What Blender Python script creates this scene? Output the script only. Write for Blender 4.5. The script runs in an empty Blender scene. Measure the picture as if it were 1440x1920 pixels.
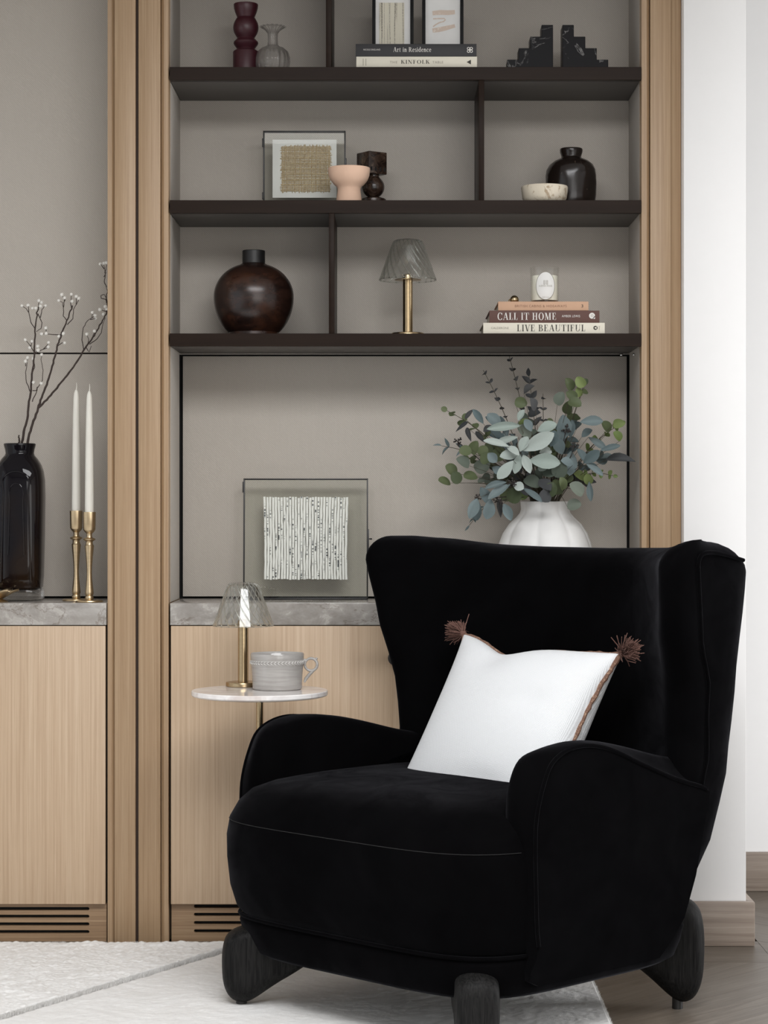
import bpy, bmesh, math, random
import numpy as np
from mathutils import Vector, Matrix, Euler

random.seed(7)
np.random.seed(7)
SC = bpy.context.scene
COL = SC.collection
PI = math.pi

# ------------------------------------------------------------------ camera
F, D0, CZ, PX, PY = 4090.0, 5.5, 1.1, 735.0, 950.0
cam_data = bpy.data.cameras.new('camera')
cam = bpy.data.objects.new('camera', cam_data)
COL.objects.link(cam)
cam.location = (0, -D0, CZ)
cam.rotation_euler = (PI / 2, 0, 0)
cam_data.sensor_fit = 'VERTICAL'
cam_data.sensor_height = 36.0
cam_data.sensor_width = 27.0
cam_data.lens = F / 1920 * 36.0
cam_data.shift_x = -(PX - 720) / 1920
cam_data.shift_y = -(960 - PY) / 1920
cam_data.clip_start = 0.05
SC.camera = cam

# ------------------------------------------------------------------ world, lights, exposure
world = bpy.data.worlds.new('sky')
SC.world = world
world.use_nodes = True
bg = world.node_tree.nodes['Background']
bg.inputs[0].default_value = (0.80, 0.90, 1.0, 1)
bg.inputs[1].default_value = 0.4

def area(name, loc, target, sx, sy, power, color):
    l = bpy.data.lights.new(name, 'AREA')
    l.shape = 'RECTANGLE'; l.size = sx; l.size_y = sy
    l.energy = power; l.color = color
    o = bpy.data.objects.new(name, l); COL.objects.link(o)
    o.location = loc
    o.rotation_euler = (Vector(target) - Vector(loc)).to_track_quat('-Z', 'Y').to_euler()
    return o

# daylight in the window openings, plus added fill lights behind and overhead
area('daylight_rear', (2.55, -7.12, 1.25), (2.55, 0, 1.25), 1.5, 2.3, 30, (1.0, 0.98, 0.95))
area('rear_fill', (0.8, -7.12, 1.25), (0.8, 0, 1.25), 1.5, 2.3, 32, (1.0, 0.98, 0.95))  # added fill light behind the camera, not a known window
area('daylight_left', (-2.62, -2.5, 1.25), (0, -2.5, 1.25), 2.3, 2.3, 9, (0.95, 0.975, 1.0))
area('daylight_hall', (3.42, -0.6, 1.0), (0, -0.6, 1.0), 1.0, 1.7, 56, (0.97, 0.98, 1.0))
area('overhead_fill', (0.2, -3.2, 2.84), (0.2, -3.2, 0), 2.3, 2.0, 150, (0.99, 0.99, 1.0))  # added overhead fill to brighten rug and room, no known skylight

SC.view_settings.view_transform = 'Standard'
SC.view_settings.look = 'None'
SC.view_settings.gamma = 1.0
SC.view_settings.use_curve_mapping = False
SC.view_settings.exposure = 0.0

# ------------------------------------------------------------------ helpers
def at(px, py, Y):
    d = Y + D0
    return Vector(((px - PX) / F * d, Y, CZ - (py - PY) / F * d))

def sc_at(Y):
    return F / (D0 + Y)

class MB:
    """collects shapes; build() links them as ONE mesh object"""
    def __init__(self):
        self.v = []; self.f = []
    def add(self, vs, fs):
        n = len(self.v)
        self.v += [tuple(p) for p in vs]
        self.f += [tuple(i + n for i in f) for f in fs]
        return self
    def box(self, x0, x1, y0, y1, z0, z1, bev=0.0, seg=2):
        vs = [(x, y, z) for z in (z0, z1) for y in (y0, y1) for x in (x0, x1)]
        fs = [(0, 2, 3, 1), (4, 5, 7, 6), (0, 1, 5, 4), (2, 6, 7, 3), (0, 4, 6, 2), (1, 3, 7, 5)]
        if bev <= 0:
            return self.add(vs, fs)
        bm = bmesh.new()
        bv = [bm.verts.new(p) for p in vs]
        for f in fs: bm.faces.new([bv[i] for i in f])
        bmesh.ops.bevel(bm, geom=list(bm.edges), offset=bev, segments=seg, affect='EDGES', profile=0.5)
        bm.verts.index_update()
        self.add([v.co[:] for v in bm.verts], [[v.index for v in f.verts] for f in bm.faces])
        bm.free()
        return self
    def loft(self, rings, cap0=True, cap1=True, closed=True):
        n = len(rings[0]); vs = []; fs = []
        for r in rings: vs += [tuple(p) for p in r]
        m = n if closed else n - 1
        for i in range(len(rings) - 1):
            for j in range(m):
                a = i * n + j; b = i * n + (j + 1) % n
                fs.append((a, b, b + n, a + n))
        if closed and cap0: fs.append(tuple(range(n - 1, -1, -1)))
        if closed and cap1: fs.append(tuple(range((len(rings) - 1) * n, len(rings) * n)))
        return self.add(vs, fs)
    def lathe(self, prof, n=32, c=(0, 0, 0), mod=None, cap0=True, cap1=True):
        rings = []
        for r, z in prof:
            ring = []
            for k in range(n):
                t = 2 * PI * k / n
                q = r * (mod(t, z) if mod else 1.0)
                ring.append((c[0] + q * math.cos(t), c[1] + q * math.sin(t), c[2] + z))
            rings.append(ring)
        return self.loft(rings, cap0, cap1)
    def tube(self, pts, rad, n=6, closed=False):
        pts = [Vector(p) for p in pts]
        N = len(pts)
        rads = rad if isinstance(rad, (list, tuple)) else [rad] * N
        rings = []; prev = None
        for i, p in enumerate(pts):
            if closed: t = pts[(i + 1) % N] - pts[i - 1]
            else: t = pts[min(i + 1, N - 1)] - pts[max(i - 1, 0)]
            if t.length < 1e-9: t = Vector((0, 0, 1))
            t.normalize()
            if prev is None:
                up = Vector((0, 0, 1)) if abs(t.z) < 0.9 else Vector((1, 0, 0))
                a = t.cross(up).normalized()
            else:
                a = (prev - t * prev.dot(t))
                if a.length < 1e-6: a = t.orthogonal()
                a.normalize()
            b = t.cross(a); prev = a
            rings.append([p + (a * math.cos(2 * PI * k / n) + b * math.sin(2 * PI * k / n)) * rads[i] for k in range(n)])
        if closed:
            rings.append(rings[0])
            return self.loft(rings, False, False)
        return self.loft(rings)
    def prism_xz(self, poly, y0, y1):
        return self.loft([[(x, y0, z) for x, z in poly], [(x, y1, z) for x, z in poly]])
    def prism_xy(self, poly, z0, z1):
        return self.loft([[(x, y, z0) for x, y in poly], [(x, y, z1) for x, y in poly]])
    def ball(self, c, r, n=12, m=8, s=(1, 1, 1)):
        prof = [(math.sin(PI * i / m), -math.cos(PI * i / m)) for i in range(m + 1)]
        prof[0] = (1e-4, -1); prof[-1] = (1e-4, 1)
        rings = [[(c[0] + r * s[0] * q * math.cos(2 * PI * k / n), c[1] + r * s[1] * q * math.sin(2 * PI * k / n), c[2] + r * s[2] * z)
                  for k in range(n)] for q, z in prof]
        return self.loft(rings)
    def build(self, name, mat, parent=None, world=False, ang=35, bevel=0.0, **props):
        me = bpy.data.meshes.new(name)
        off = parent.location if (world and parent) else Vector((0, 0, 0))
        me.from_pydata([(p[0] - off[0], p[1] - off[1], p[2] - off[2]) for p in self.v], [], self.f)
        bm = bmesh.new(); bm.from_mesh(me)
        bmesh.ops.recalc_face_normals(bm, faces=bm.faces)
        if bevel > 0:
            ed = [e for e in bm.edges if len(e.link_faces) == 2 and e.calc_face_angle(0) > 0.6]
            bmesh.ops.bevel(bm, geom=ed, offset=bevel, segments=2, affect='EDGES', profile=0.5)
        bm.to_mesh(me); bm.free()
        if ang:
            me.shade_smooth(); me.set_sharp_from_angle(angle=math.radians(ang))
        if mat: me.materials.append(mat)
        return link(name, me, parent, **props)

def link(name, me, parent=None, **props):
    o = bpy.data.objects.new(name, me)
    COL.objects.link(o)
    if parent: o.parent = parent
    for k, v in props.items(): o[k] = v
    return o

def thing(name, label, cat, loc=(0, 0, 0), rz=0.0, group=None):
    o = bpy.data.objects.new(name, None); COL.objects.link(o)
    o.empty_display_size = 0.05
    o.location = loc; o.rotation_euler = (0, 0, rz)
    o['label'] = label; o['category'] = cat
    if group: o['group'] = group
    return o

def tag(o, label, cat, group=None):
    o['label'] = label; o['category'] = cat
    if group: o['group'] = group
    return o

def copy_tree(o, parent=None):
    c = o.copy(); COL.objects.link(c)
    c.parent = parent
    for ch in [x for x in o.children]: copy_tree(ch, c)
    return c

def struct(name, mb, mat, parent=None, **kw):
    o = mb.build(name, mat, parent, **kw)
    if parent is None: o['kind'] = 'structure'
    return o

# ------------------------------------------------------------------ materials
def srgb(r, g, b):
    f = lambda c: c / 12.92 if c <= 0.04045 else ((c + 0.055) / 1.055) ** 2.4
    return (f(r / 255), f(g / 255), f(b / 255), 1.0)

class NT:
    def __init__(self, name):
        self.m = bpy.data.materials.new(name); self.m.use_nodes = True
        self.t = self.m.node_tree
        self.p = self.t.nodes['Principled BSDF']; self.out = self.t.nodes['Material Output']
    def n(self, typ, **kw):
        nd = self.t.nodes.new(typ)
        for k, v in kw.items():
            if k.startswith('i_'):
                key = k[2:]
                key = int(key) if key.isdigit() else key.replace('_', ' ')
                nd.inputs[key].default_value = v
            else: setattr(nd, k, v)
        return nd
    def l(self, a, b): self.t.links.new(a, b); return self
    def coord(self, scale=(1, 1, 1), rot=(0, 0, 0), kind='Object', rnd=0.0):
        tc = self.n('ShaderNodeTexCoord'); mp = self.n('ShaderNodeMapping')
        mp.inputs['Scale'].default_value = scale; mp.inputs['Rotation'].default_value = rot
        self.l(tc.outputs[kind], mp.inputs['Vector'])
        if rnd:
            oi = self.n('ShaderNodeObjectInfo'); vm = self.n('ShaderNodeVectorMath', operation='SCALE')
            cx = self.n('ShaderNodeCombineXYZ')
            for i in range(3): self.l(oi.outputs['Random'], cx.inputs[i])
            self.l(cx.outputs[0], vm.inputs[0]); vm.inputs['Scale'].default_value = rnd
            self.l(vm.outputs[0], mp.inputs['Location'])
        return mp.outputs[0]
    def noise(self, vec, scale, detail=4, rough=0.6, dist=0.0):
        nd = self.n('ShaderNodeTexNoise')
        nd.inputs['Scale'].default_value = scale; nd.inputs['Detail'].default_value = detail
        nd.inputs['Roughness'].default_value = rough; nd.inputs['Distortion'].default_value = dist
        self.l(vec, nd.inputs['Vector']); return nd.outputs[0]
    def ramp(self, fac, stops):
        r = self.n('ShaderNodeValToRGB'); e = r.color_ramp.elements
        while len(e) < len(stops): e.new(0.5)
        for i, (p, c) in enumerate(stops): e[i].position = p; e[i].color = c
        self.l(fac, r.inputs[0]); return r.outputs[0]
    def mix(self, fac, a, b, blend='MIX'):
        m = self.n('ShaderNodeMix', data_type='RGBA', blend_type=blend)
        for key, val in ((0, fac), (6, a), (7, b)):
            if hasattr(val, 'is_output'): self.l(val, m.inputs[key])
            else: m.inputs[key].default_value = val
        return m.outputs[2]
    def math(self, op, a, b=0.0, clamp=False):
        m = self.n('ShaderNodeMath', operation=op); m.use_clamp = clamp
        for i, val in enumerate((a, b)):
            if hasattr(val, 'is_output'): self.l(val, m.inputs[i])
            else: m.inputs[i].default_value = val
        return m.outputs[0]
    def bump(self, h, strength=0.3, dist=0.001):
        b = self.n('ShaderNodeBump'); b.inputs['Strength'].default_value = strength; b.inputs['Distance'].default_value = dist
        self.l(h, b.inputs['Height']); self.l(b.outputs[0], self.p.inputs['Normal'])
    def col(self, c):
        if hasattr(c, 'is_output'): self.l(c, self.p.inputs['Base Color'])
        else: self.p.inputs['Base Color'].default_value = c
    def set(self, **kw):
        for k, v in kw.items(): self.p.inputs[k.replace('_', ' ')].default_value = v
        return self

def plain(name, c, rough=0.5, var=.93, **kw):
    t = NT(name); v = t.coord((1, 1, 1)); n = t.noise(v, 14, 3)
    c2 = (c[0] * var, c[1] * var, c[2] * var, 1)
    t.col(t.ramp(n, [(.3, c2), (.7, c)])); t.set(Roughness=rough, **kw)
    return t.m

def m_fabric():
    t = NT('woven_fabric')
    v = t.coord()
    w = t.n('ShaderNodeTexWave', wave_type='BANDS', bands_direction='X')
    sx = t.n('ShaderNodeSeparateXYZ'); t.l(v, sx.inputs[0]); cx = t.n('ShaderNodeCombineXYZ')
    t.l(t.math('MULTIPLY', t.math('ADD', t.math('ADD', sx.outputs[0], sx.outputs[1]), sx.outputs[2]), .7071), cx.inputs[0])
    t.l(t.math('SUBTRACT', sx.outputs[2], sx.outputs[0]), cx.inputs[1]); t.l(cx.outputs[0], w.inputs['Vector'])
    w.inputs['Scale'].default_value = 78; w.inputs['Distortion'].default_value = 2.6; w.inputs['Detail'].default_value = 2; w.inputs['Detail Scale'].default_value = 3
    fine = t.noise(v, 900, 2); big = t.noise(v, 5, 3); slub = t.noise(t.coord((300, 300, 12)), 1, 3)
    c = t.mix(t.math('MULTIPLY', w.outputs[1], t.ramp(fine, [(.3, (.35, .35, .35, 1)), (.65, (1, 1, 1, 1))])), srgb(176, 168, 159), srgb(206, 200, 192))
    c = t.mix(t.math('MULTIPLY', fine, .5), c, srgb(188, 181, 172))
    c = t.mix(t.math('MULTIPLY', slub, .3), c, srgb(164, 156, 147))
    c = t.mix(t.math('MULTIPLY', big, .22), c, srgb(204, 195, 183))
    t.col(c); t.set(Roughness=.85); t.p.inputs['Specular IOR Level'].default_value = .2
    t.bump(w.outputs[1], .25, .0006)
    return t.m

def m_oak(name, c1, c2, c3, axis=2, s=1.0, rough=.45):
    t = NT(name)
    sc = [180 * s, 180 * s, 180 * s]; sc[axis] = 1.8
    sc2 = [14 * s, 14 * s, 14 * s]; sc2[axis] = .7
    sc3 = [620, 620, 620]; sc3[axis] = 10
    a = t.noise(t.coord(sc, rnd=9), 1, 4, .6, .3); b = t.noise(t.coord(sc2, rnd=9), 1, 3, .6, .8); f = t.noise(t.coord(sc3, rnd=9), 1, 2)
    c = t.ramp(a, [(.30, c1), (.5, c2), (.68, c3)])
    c = t.mix(t.math('MULTIPLY', t.ramp(b, [(.35, (0, 0, 0, 1)), (.7, (1, 1, 1, 1))]), .30), c, c3)
    c = t.mix(t.math('MULTIPLY', t.ramp(f, [(.35, (1, 1, 1, 1)), (.5, (0, 0, 0, 1))]), .35), c, c1)
    t.col(c); t.set(Roughness=rough); t.bump(f, .12, .0005)
    return t.m

def m_stone():
    t = NT('grey_marble')
    v = t.coord((1, 1, 1.4), (0, .3, .2)); n1 = t.noise(v, 16, 9, .68, .5); n2 = t.noise(v, 70, 6, .65, .3); n3 = t.noise(v, 4.5, 7, .6, .9); big = t.noise(v, 1.7, 2)
    c = t.ramp(n1, [(.34, srgb(118, 112, 106)), (.5, srgb(148, 143, 137)), (.64, srgb(182, 177, 171))])
    c = t.mix(t.math('MULTIPLY', n2, .4), c, srgb(134, 127, 120))
    c = t.mix(t.math('MULTIPLY', t.ramp(big, [(.4, (0, 0, 0, 1)), (.6, (1, 1, 1, 1))]), .5), c, srgb(180, 175, 169))
    vein = t.math('SUBTRACT', 1.0, t.math('MULTIPLY', t.math('ABSOLUTE', t.math('SUBTRACT', n3, .5)), 90), True)
    vein2 = t.math('SUBTRACT', 1.0, t.math('MULTIPLY', t.math('ABSOLUTE', t.math('SUBTRACT', n1, .60)), 60), True)
    c = t.mix(t.math('MULTIPLY', vein, .6), c, srgb(106, 92, 80)); c = t.mix(t.math('MULTIPLY', vein2, .35), c, srgb(212, 208, 202))
    t.col(c); t.set(Roughness=.2)
    return t.m

def m_white_marble():
    t = NT('white_marble')
    v = t.coord((1, 1, 1), (0, 0, .6)); n = t.noise(v, 6, 6, .6, 1.5); w = t.noise(t.coord((6, 30, 10), (0, .3, .7)), 1, 4, .6, 1)
    c = t.ramp(n, [(.3, srgb(222, 216, 214)), (.6, srgb(246, 243, 241))])
    c = t.mix(t.math('MULTIPLY', t.ramp(w, [(.52, (0, 0, 0, 1)), (.66, (1, 1, 1, 1))]), .6), c, srgb(196, 180, 172))
    t.col(c); t.set(Roughness=.12); return t.m

def m_black_marble():
    t = NT('black_marble')
    v = t.coord((1, 1, 1), rnd=3); n = t.noise(v, 9, 5, .55, 1.6); n2 = t.noise(v, 30, 5, .6, .6)
    vein = t.math('SUBTRACT', 1.0, t.math('MULTIPLY', t.math('ABSOLUTE', t.math('SUBTRACT', n, .52)), 55), True)
    vein = t.math('MULTIPLY', vein, t.ramp(n2, [(.42, (0, 0, 0, 1)), (.6, (1, 1, 1, 1))]))
    t.col(t.mix(t.math('MULTIPLY', vein, .8), srgb(20, 19, 21), srgb(150, 148, 146))); t.set(Roughness=.35); t.p.inputs['Specular IOR Level'].default_value = .08; return t.m

def m_brown_marble():
    t = NT('brown_marble')
    v = t.coord(); n = t.noise(v, 40, 6, .7, 1.5); n2 = t.noise(t.coord((160, 160, 30)), 1, 4)
    c = t.ramp(n, [(.42, srgb(34, 24, 20)), (.56, srgb(70, 54, 44)), (.72, srgb(122, 104, 88))])
    c = t.mix(t.math('MULTIPLY', n2, .4), c, srgb(40, 28, 24)); t.col(c); t.set(Roughness=.25); return t.m

def m_velvet():
    t = NT('black_velvet')
    v = t.coord(); n = t.noise(v, 6, 4, .6, .5); f = t.noise(v, 700, 2)
    t.col(t.ramp(n, [(.3, (.0018, .0017, .0019, 1)), (.75, (.0030, .0029, .0032, 1))]))
    t.set(Roughness=.95); t.p.inputs['Specular IOR Level'].default_value = .0
    t.p.inputs['Sheen Weight'].default_value = .06; t.p.inputs['Sheen Roughness'].default_value = .35
    t.p.inputs['Sheen Tint'].default_value = (.9, .9, 1, 1)
    sw = t.noise(t.coord((1, 1, 1)), 9, 5, .7, 1.0); t.l(t.math('MULTIPLY', t.ramp(sw, [(.3, (.3, .3, .3, 1)), (.7, (1, 1, 1, 1))]), .075), t.p.inputs['Sheen Weight'])
    t.bump(f, .2, .0005); return t.m

def m_black_wood():
    t = NT('black_stained_wood')
    n = t.noise(t.coord((160, 160, 12)), 1, 4, .6, 1.2)
    t.col(t.ramp(n, [(.35, (.003, .003, .003, 1)), (.65, (.014, .0135, .013, 1))])); t.set(Roughness=.55); t.p.inputs['Specular IOR Level'].default_value = .12; t.bump(n, .6, .0015); return t.m

def m_metal(name, c, rough):
    t = NT(name); n = t.noise(t.coord((40, 40, 300)), 1, 3)
    t.col(t.ramp(n, [(.3, (c[0] * .88, c[1] * .88, c[2] * .86, 1)), (.7, c)])); t.set(Roughness=rough, Metallic=1.0); return t.m

def m_glass(name, tint=(1, 1, 1, 1), rough=0.0, clear=.5):
    """refracting glass mixed with see-through so that light passes without caustics"""
    t = NT(name); t.t.nodes.remove(t.p)
    g = t.n('ShaderNodeBsdfGlass'); g.inputs['Color'].default_value = tint; g.inputs['IOR'].default_value = 1.45; g.inputs['Roughness'].default_value = rough
    tr = t.n('ShaderNodeBsdfTransparent'); tr.inputs['Color'].default_value = tint
    mx = t.n('ShaderNodeMixShader'); mx.inputs[0].default_value = 1 - clear
    t.l(tr.outputs[0], mx.inputs[1]); t.l(g.outputs[0], mx.inputs[2]); t.l(mx.outputs[0], t.out.inputs[0])
    return t.m

def m_pane(name, tint=(1, 1, 1, 1), refl=1.0):
    t = NT(name); t.t.nodes.remove(t.p)
    lw = t.n('ShaderNodeLayerWeight'); lw.inputs[0].default_value = .5
    gl = t.n('ShaderNodeBsdfGlossy'); gl.inputs['Roughness'].default_value = .0
    tr = t.n('ShaderNodeBsdfTransparent'); tr.inputs['Color'].default_value = tint
    mx = t.n('ShaderNodeMixShader'); t.l(t.math('ADD', t.math('MULTIPLY', t.math('POWER', lw.outputs['Facing'], 4.0), .7 * refl), .05 * refl), mx.inputs[0])
    t.l(tr.outputs[0], mx.inputs[1]); t.l(gl.outputs[0], mx.inputs[2]); t.l(mx.outputs[0], t.out.inputs[0])
    return t.m

def m_cushion():
    t = NT('white_basket_weave')
    mp = t.coord((1, 1, 1), (0, 0, .05))
    w = t.n('ShaderNodeTexWave', wave_type='BANDS', bands_direction='X'); t.l(mp, w.inputs['Vector']); w.inputs['Scale'].default_value = 135; w.inputs['Distortion'].default_value = .6
    w2 = t.n('ShaderNodeTexWave', wave_type='BANDS', bands_direction='Y'); t.l(mp, w2.inputs['Vector']); w2.inputs['Scale'].default_value = 135; w2.inputs['Distortion'].default_value = .6
    h = t.math('MAXIMUM', w.outputs[1], w2.outputs[1])
    t.col(t.mix(h, srgb(203, 204, 205), srgb(231, 233, 235))); t.set(Roughness=.9); t.bump(h, .5, .0012)
    return t.m

def m_rug():
    t = NT('cream_pile'); v = t.coord(); n = t.noise(v, 9, 4, .6); f = t.noise(v, 160, 3)
    c = t.ramp(n, [(.3, srgb(232, 230, 227)), (.7, srgb(242, 241, 239))])
    c = t.mix(t.math('MULTIPLY', f, .3), c, srgb(226, 224, 220)); t.col(c); t.set(Roughness=.95); t.p.inputs['Specular IOR Level'].default_value = .1
    t.bump(t.noise(v, 420, 4, .7), .6, .0022)
    return t.m

def m_textile():
    """white yarn with short dark flecks along the middle of each column; the yarns stand 1 unit of `PITCH` apart"""
    t = NT('flecked_yarn')
    tc = t.n('ShaderNodeTexCoord'); sp = t.n('ShaderNodeSeparateXYZ'); t.l(tc.outputs['Object'], sp.inputs[0])
    xi = t.math('ADD', t.math('MULTIPLY', sp.outputs[0], 1 / PITCH), 500.0 + .5 * 0)
    colid = t.math('FLOOR', xi); fr = t.math('ABSOLUTE', t.math('SUBTRACT', t.math('FRACT', xi), .5))
    zi = t.math('MULTIPLY', sp.outputs[2], 330)
    def nz(k, zs, scale):
        cx = t.n('ShaderNodeCombineXYZ'); t.l(t.math('MULTIPLY', colid, k), cx.inputs[0]); t.l(t.math('MULTIPLY', zi, zs), cx.inputs[1])
        return t.noise(cx.outputs[0], scale, 1)
    k = t.math('MULTIPLY', t.ramp(nz(7.31, .06, 1), [(.50, (0, 0, 0, 1)), (.60, (1, 1, 1, 1))]), t.ramp(nz(3.7, 1, .6), [(.50, (0, 0, 0, 1)), (.56, (1, 1, 1, 1))]))
    k = t.math('MULTIPLY', k, t.math('LESS_THAN', fr, .24))
    t.col(t.mix(k, srgb(240, 239, 235), srgb(84, 88, 92))); t.set(Roughness=.9); return t.m
PITCH = .0074

def m_leaf(name, c1, c2, rough=.6):
    t = NT(name); oi = t.n('ShaderNodeObjectInfo'); n = t.noise(t.coord((30, 30, 30)), 1, 3)
    c = t.mix(oi.outputs['Random'], c1, c2)
    c = t.mix(t.math('MULTIPLY', n, .4), c, (c1[0] * .6, c1[1] * .62, c1[2] * .6, 1))
    t.col(c); t.set(Roughness=rough); t.p.inputs['Specular IOR Level'].default_value = .3; return t.m

def m_plank():
    t = NT('grey_oak_plank'); oi = t.n('ShaderNodeObjectInfo')
    n = t.noise(t.coord((3, 40, 40), rnd=11), 1, 6, .65, 1.5); n2 = t.noise(t.coord((10, 160, 100), rnd=5), 1, 3)
    c = t.ramp(n, [(.3, srgb(78, 69, 60)), (.55, srgb(106, 97, 87)), (.75, srgb(126, 117, 106))])
    c = t.mix(t.math('MULTIPLY', n2, .35), c, srgb(68, 60, 52)); c = t.mix(t.math('MULTIPLY', oi.outputs['Random'], .35), c, srgb(120, 112, 102))
    t.col(c); t.set(Roughness=.4); t.bump(n2, .15, .0006); return t.m

def m_speckle(name, c1, c2, c3, scale=60, rough=.2, thr=.6):
    t = NT(name); n = t.noise(t.coord((1, 1, .6)), scale, 5, .7, .5); b = t.noise(t.coord(), 12, 3)
    c = t.mix(b, c1, c2); c = t.mix(t.ramp(n, [(thr, (0, 0, 0, 1)), (thr + .08, (1, 1, 1, 1))]), c, c3)
    t.col(c); t.set(Roughness=rough); t.bump(n, .25, .001); return t.m

def m_bronze():
    t = NT('dark_bronze_panel'); n = t.noise(t.coord((3, 60, 60)), 1, 3)
    t.col(t.ramp(n, [(.3, srgb(34, 25, 20)), (.7, srgb(40, 30, 24))])); t.set(Roughness=.36); t.p.inputs['Specular IOR Level'].default_value = .07; return t.m
FAB = m_fabric()
OAK = m_oak('limed_oak', srgb(150, 121, 91), srgb(165, 137, 106), srgb(176, 150, 120))
OAKD = m_oak('oak_door', srgb(176, 149, 121), srgb(191, 165, 137), srgb(201, 177, 150))
OAKH = m_oak('oak_plinth', srgb(128, 101, 76), srgb(150, 122, 93), srgb(168, 141, 111), axis=0)
SKIRT = m_oak('grey_oak_skirting', srgb(118, 103, 92), srgb(142, 128, 116), srgb(160, 147, 135), axis=0, s=.35)
BRONZE = m_bronze()
UNDER = plain('shelf_underside', srgb(84, 80, 77), .5)
BLACK = plain('black_gap', (.004, .0035, .003, 1), .8)
STONE = m_stone(); WMARB = m_white_marble(); BMARB = m_black_marble(); BRMARB = m_brown_marble()
VELVET = m_velvet(); BWOOD = m_black_wood()
BRASS = m_metal('aged_brass', srgb(186, 164, 130), .26); GOLD = m_metal('satin_gold', srgb(208, 186, 152), .34)
CHROME = m_metal('chrome', (.8, .8, .8, 1), .12); IRON = plain('blackened_metal', (.012, .011, .010, 1), .4)
WALL = plain('white_wall_paint', srgb(238, 237, 236), .6, .99)
CEIL = plain('ceiling_paint', srgb(205, 203, 200), .8)
GLASS = m_glass('clear_glass'); PANE = m_pane('glass_pane', (.982, .988, .978, 1), .3); GLASSR = m_glass('ribbed_glass', (.97, .98, .97, 1), 0, .25); SHADE = m_pane('clear_shade_glass', (.985, .99, .985, 1), 1.0); JARG = m_pane('clear_jar_glass', (.995, .997, .993, 1), .6)
RUG = m_rug(); PLANK = m_plank()
PAPER = plain('white_paper', srgb(232, 231, 228), .7)
PAGES = plain('book_pages', srgb(214, 205, 188), .8)

# ------------------------------------------------------------------ the room
FX0, FX1, FY0, FY1 = -2.7, 3.5, -7.2, 0.75
floor = struct('floor', MB().box(FX0, FX1, FY0, FY1, -.10, -.012), plain('subfloor', srgb(40, 34, 28), .6))
struct('ceiling', MB().box(FX0, -.95, FY0, FY1 + .1, 2.78, 2.88).box(1.35, FX1, FY0, FY1 + .1, 2.78, 2.88).box(-.95, 1.35, FY0, -4.2, 2.78, 2.88).box(-.95, 1.35, -2.2, FY1 + .1, 2.78, 2.88), CEIL)  # gap in the ceiling is made for the added overhead fill

def clip(poly, a, b, c):
    """keep a*x + b*y <= c"""
    out = []
    for i in range(len(poly)):
        p, q = poly[i - 1], poly[i]
        dp, dq = a * p[0] + b * p[1] - c, a * q[0] + b * q[1] - c
        if (dp <= 0) != (dq <= 0):
            t = dp / (dp - dq); out.append((p[0] + t * (q[0] - p[0]), p[1] + t * (q[1] - p[1])))
        if dq <= 0: out.append(q)
    return out

def plank(poly, ang):
    cx = sum(p[0] for p in poly) / len(poly); cy = sum(p[1] for p in poly) / len(poly)
    ca, sa = math.cos(-ang), math.sin(-ang)
    loc = [((x - cx) * ca - (y - cy) * sa, (x - cx) * sa + (y - cy) * ca) for x, y in poly]
    o = MB().prism_xy(loc, -.012, 0).build('plank', PLANK, floor, ang=0)
    o.location = (cx, cy, 0); o.rotation_euler = (0, 0, ang)

PW = .092 * math.sqrt(2)
g = .0005
for (y0, y1, s, xa, xb) in ((-2.38, -1.665, 1, .3, 3.3), (-1.665, -.95, -1, .3, 3.3), (-.95, -.235, 1, .3, 3.3), (-.235, .48, -1, .925, 3.3), (.48, .75, 1, .925, 3.3)):
    h = y1 - y0
    x = xa - h - PW
    while x < xb + h:
        if s > 0: poly = [(x + g, y0 + g), (x + PW - g, y0 + g), (x + PW + h - g, y1 - g), (x + h + g, y1 - g)]
        else: poly = [(x + h + g, y0 + g), (x + h + PW - g, y0 + g), (x + PW - g, y1 - g), (x + g, y1 - g)]
        poly = clip(clip(poly, -1, 0, -xa), 1, 0, xb)
        if len(poly) >= 3: plank(poly, s * PI / 4)
        x += PW
for xa, xb in ((-2.69, -1.46), (-1.459, -.26), (-.259, .924)): plank([(xa, -.234), (xb, -.234), (xb, .019), (xa, .019)], 0)

wm = WALL
struct('wall_back', MB().box(FX0, .7295, .36, .46, 0, 2.78), wm)
struct('wall_pier', MB().box(.7315, .8876, -.03, .46, 0, 2.78), wm, bevel=.0015)
struct('wall_far', MB().box(.60, FX1, FY1, FY1 + .1, 0, 2.78), wm)
def wall_with_opening(name, axis, pos, th, a0, a1, o0, o1, z0, z1):
    mb = MB()
    def bx(u0, u1, q0, q1):
        if axis == 'x': mb.box(pos, pos + th, u0, u1, q0, q1)
        else: mb.box(u0, u1, pos, pos + th, q0, q1)
    bx(a0, o0, 0, 2.78); bx(o1, a1, 0, 2.78); bx(o0, o1, 0, z0); bx(o0, o1, z1, 2.78)
    return struct(name, mb, wm)
wall_with_opening('wall_rear', 'y', FY0 - .1, .1, 1.65, FX1, 1.8, 3.3, .1, 2.4)
wall_with_opening('wall_rear', 'y', FY0 - .1, .1, FX0, 1.65, .05, 1.55, .1, 2.4)  # this opening is made up to hold the added rear fill
wall_with_opening('wall_left', 'x', FX0 - .1, .1, FY0, .46, -3.65, -1.35, .1, 2.4)
wall_with_opening('wall_right', 'x', FX1, .1, FY0, FY1 + .1, -1.1, -.1, .15, 1.85)
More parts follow.
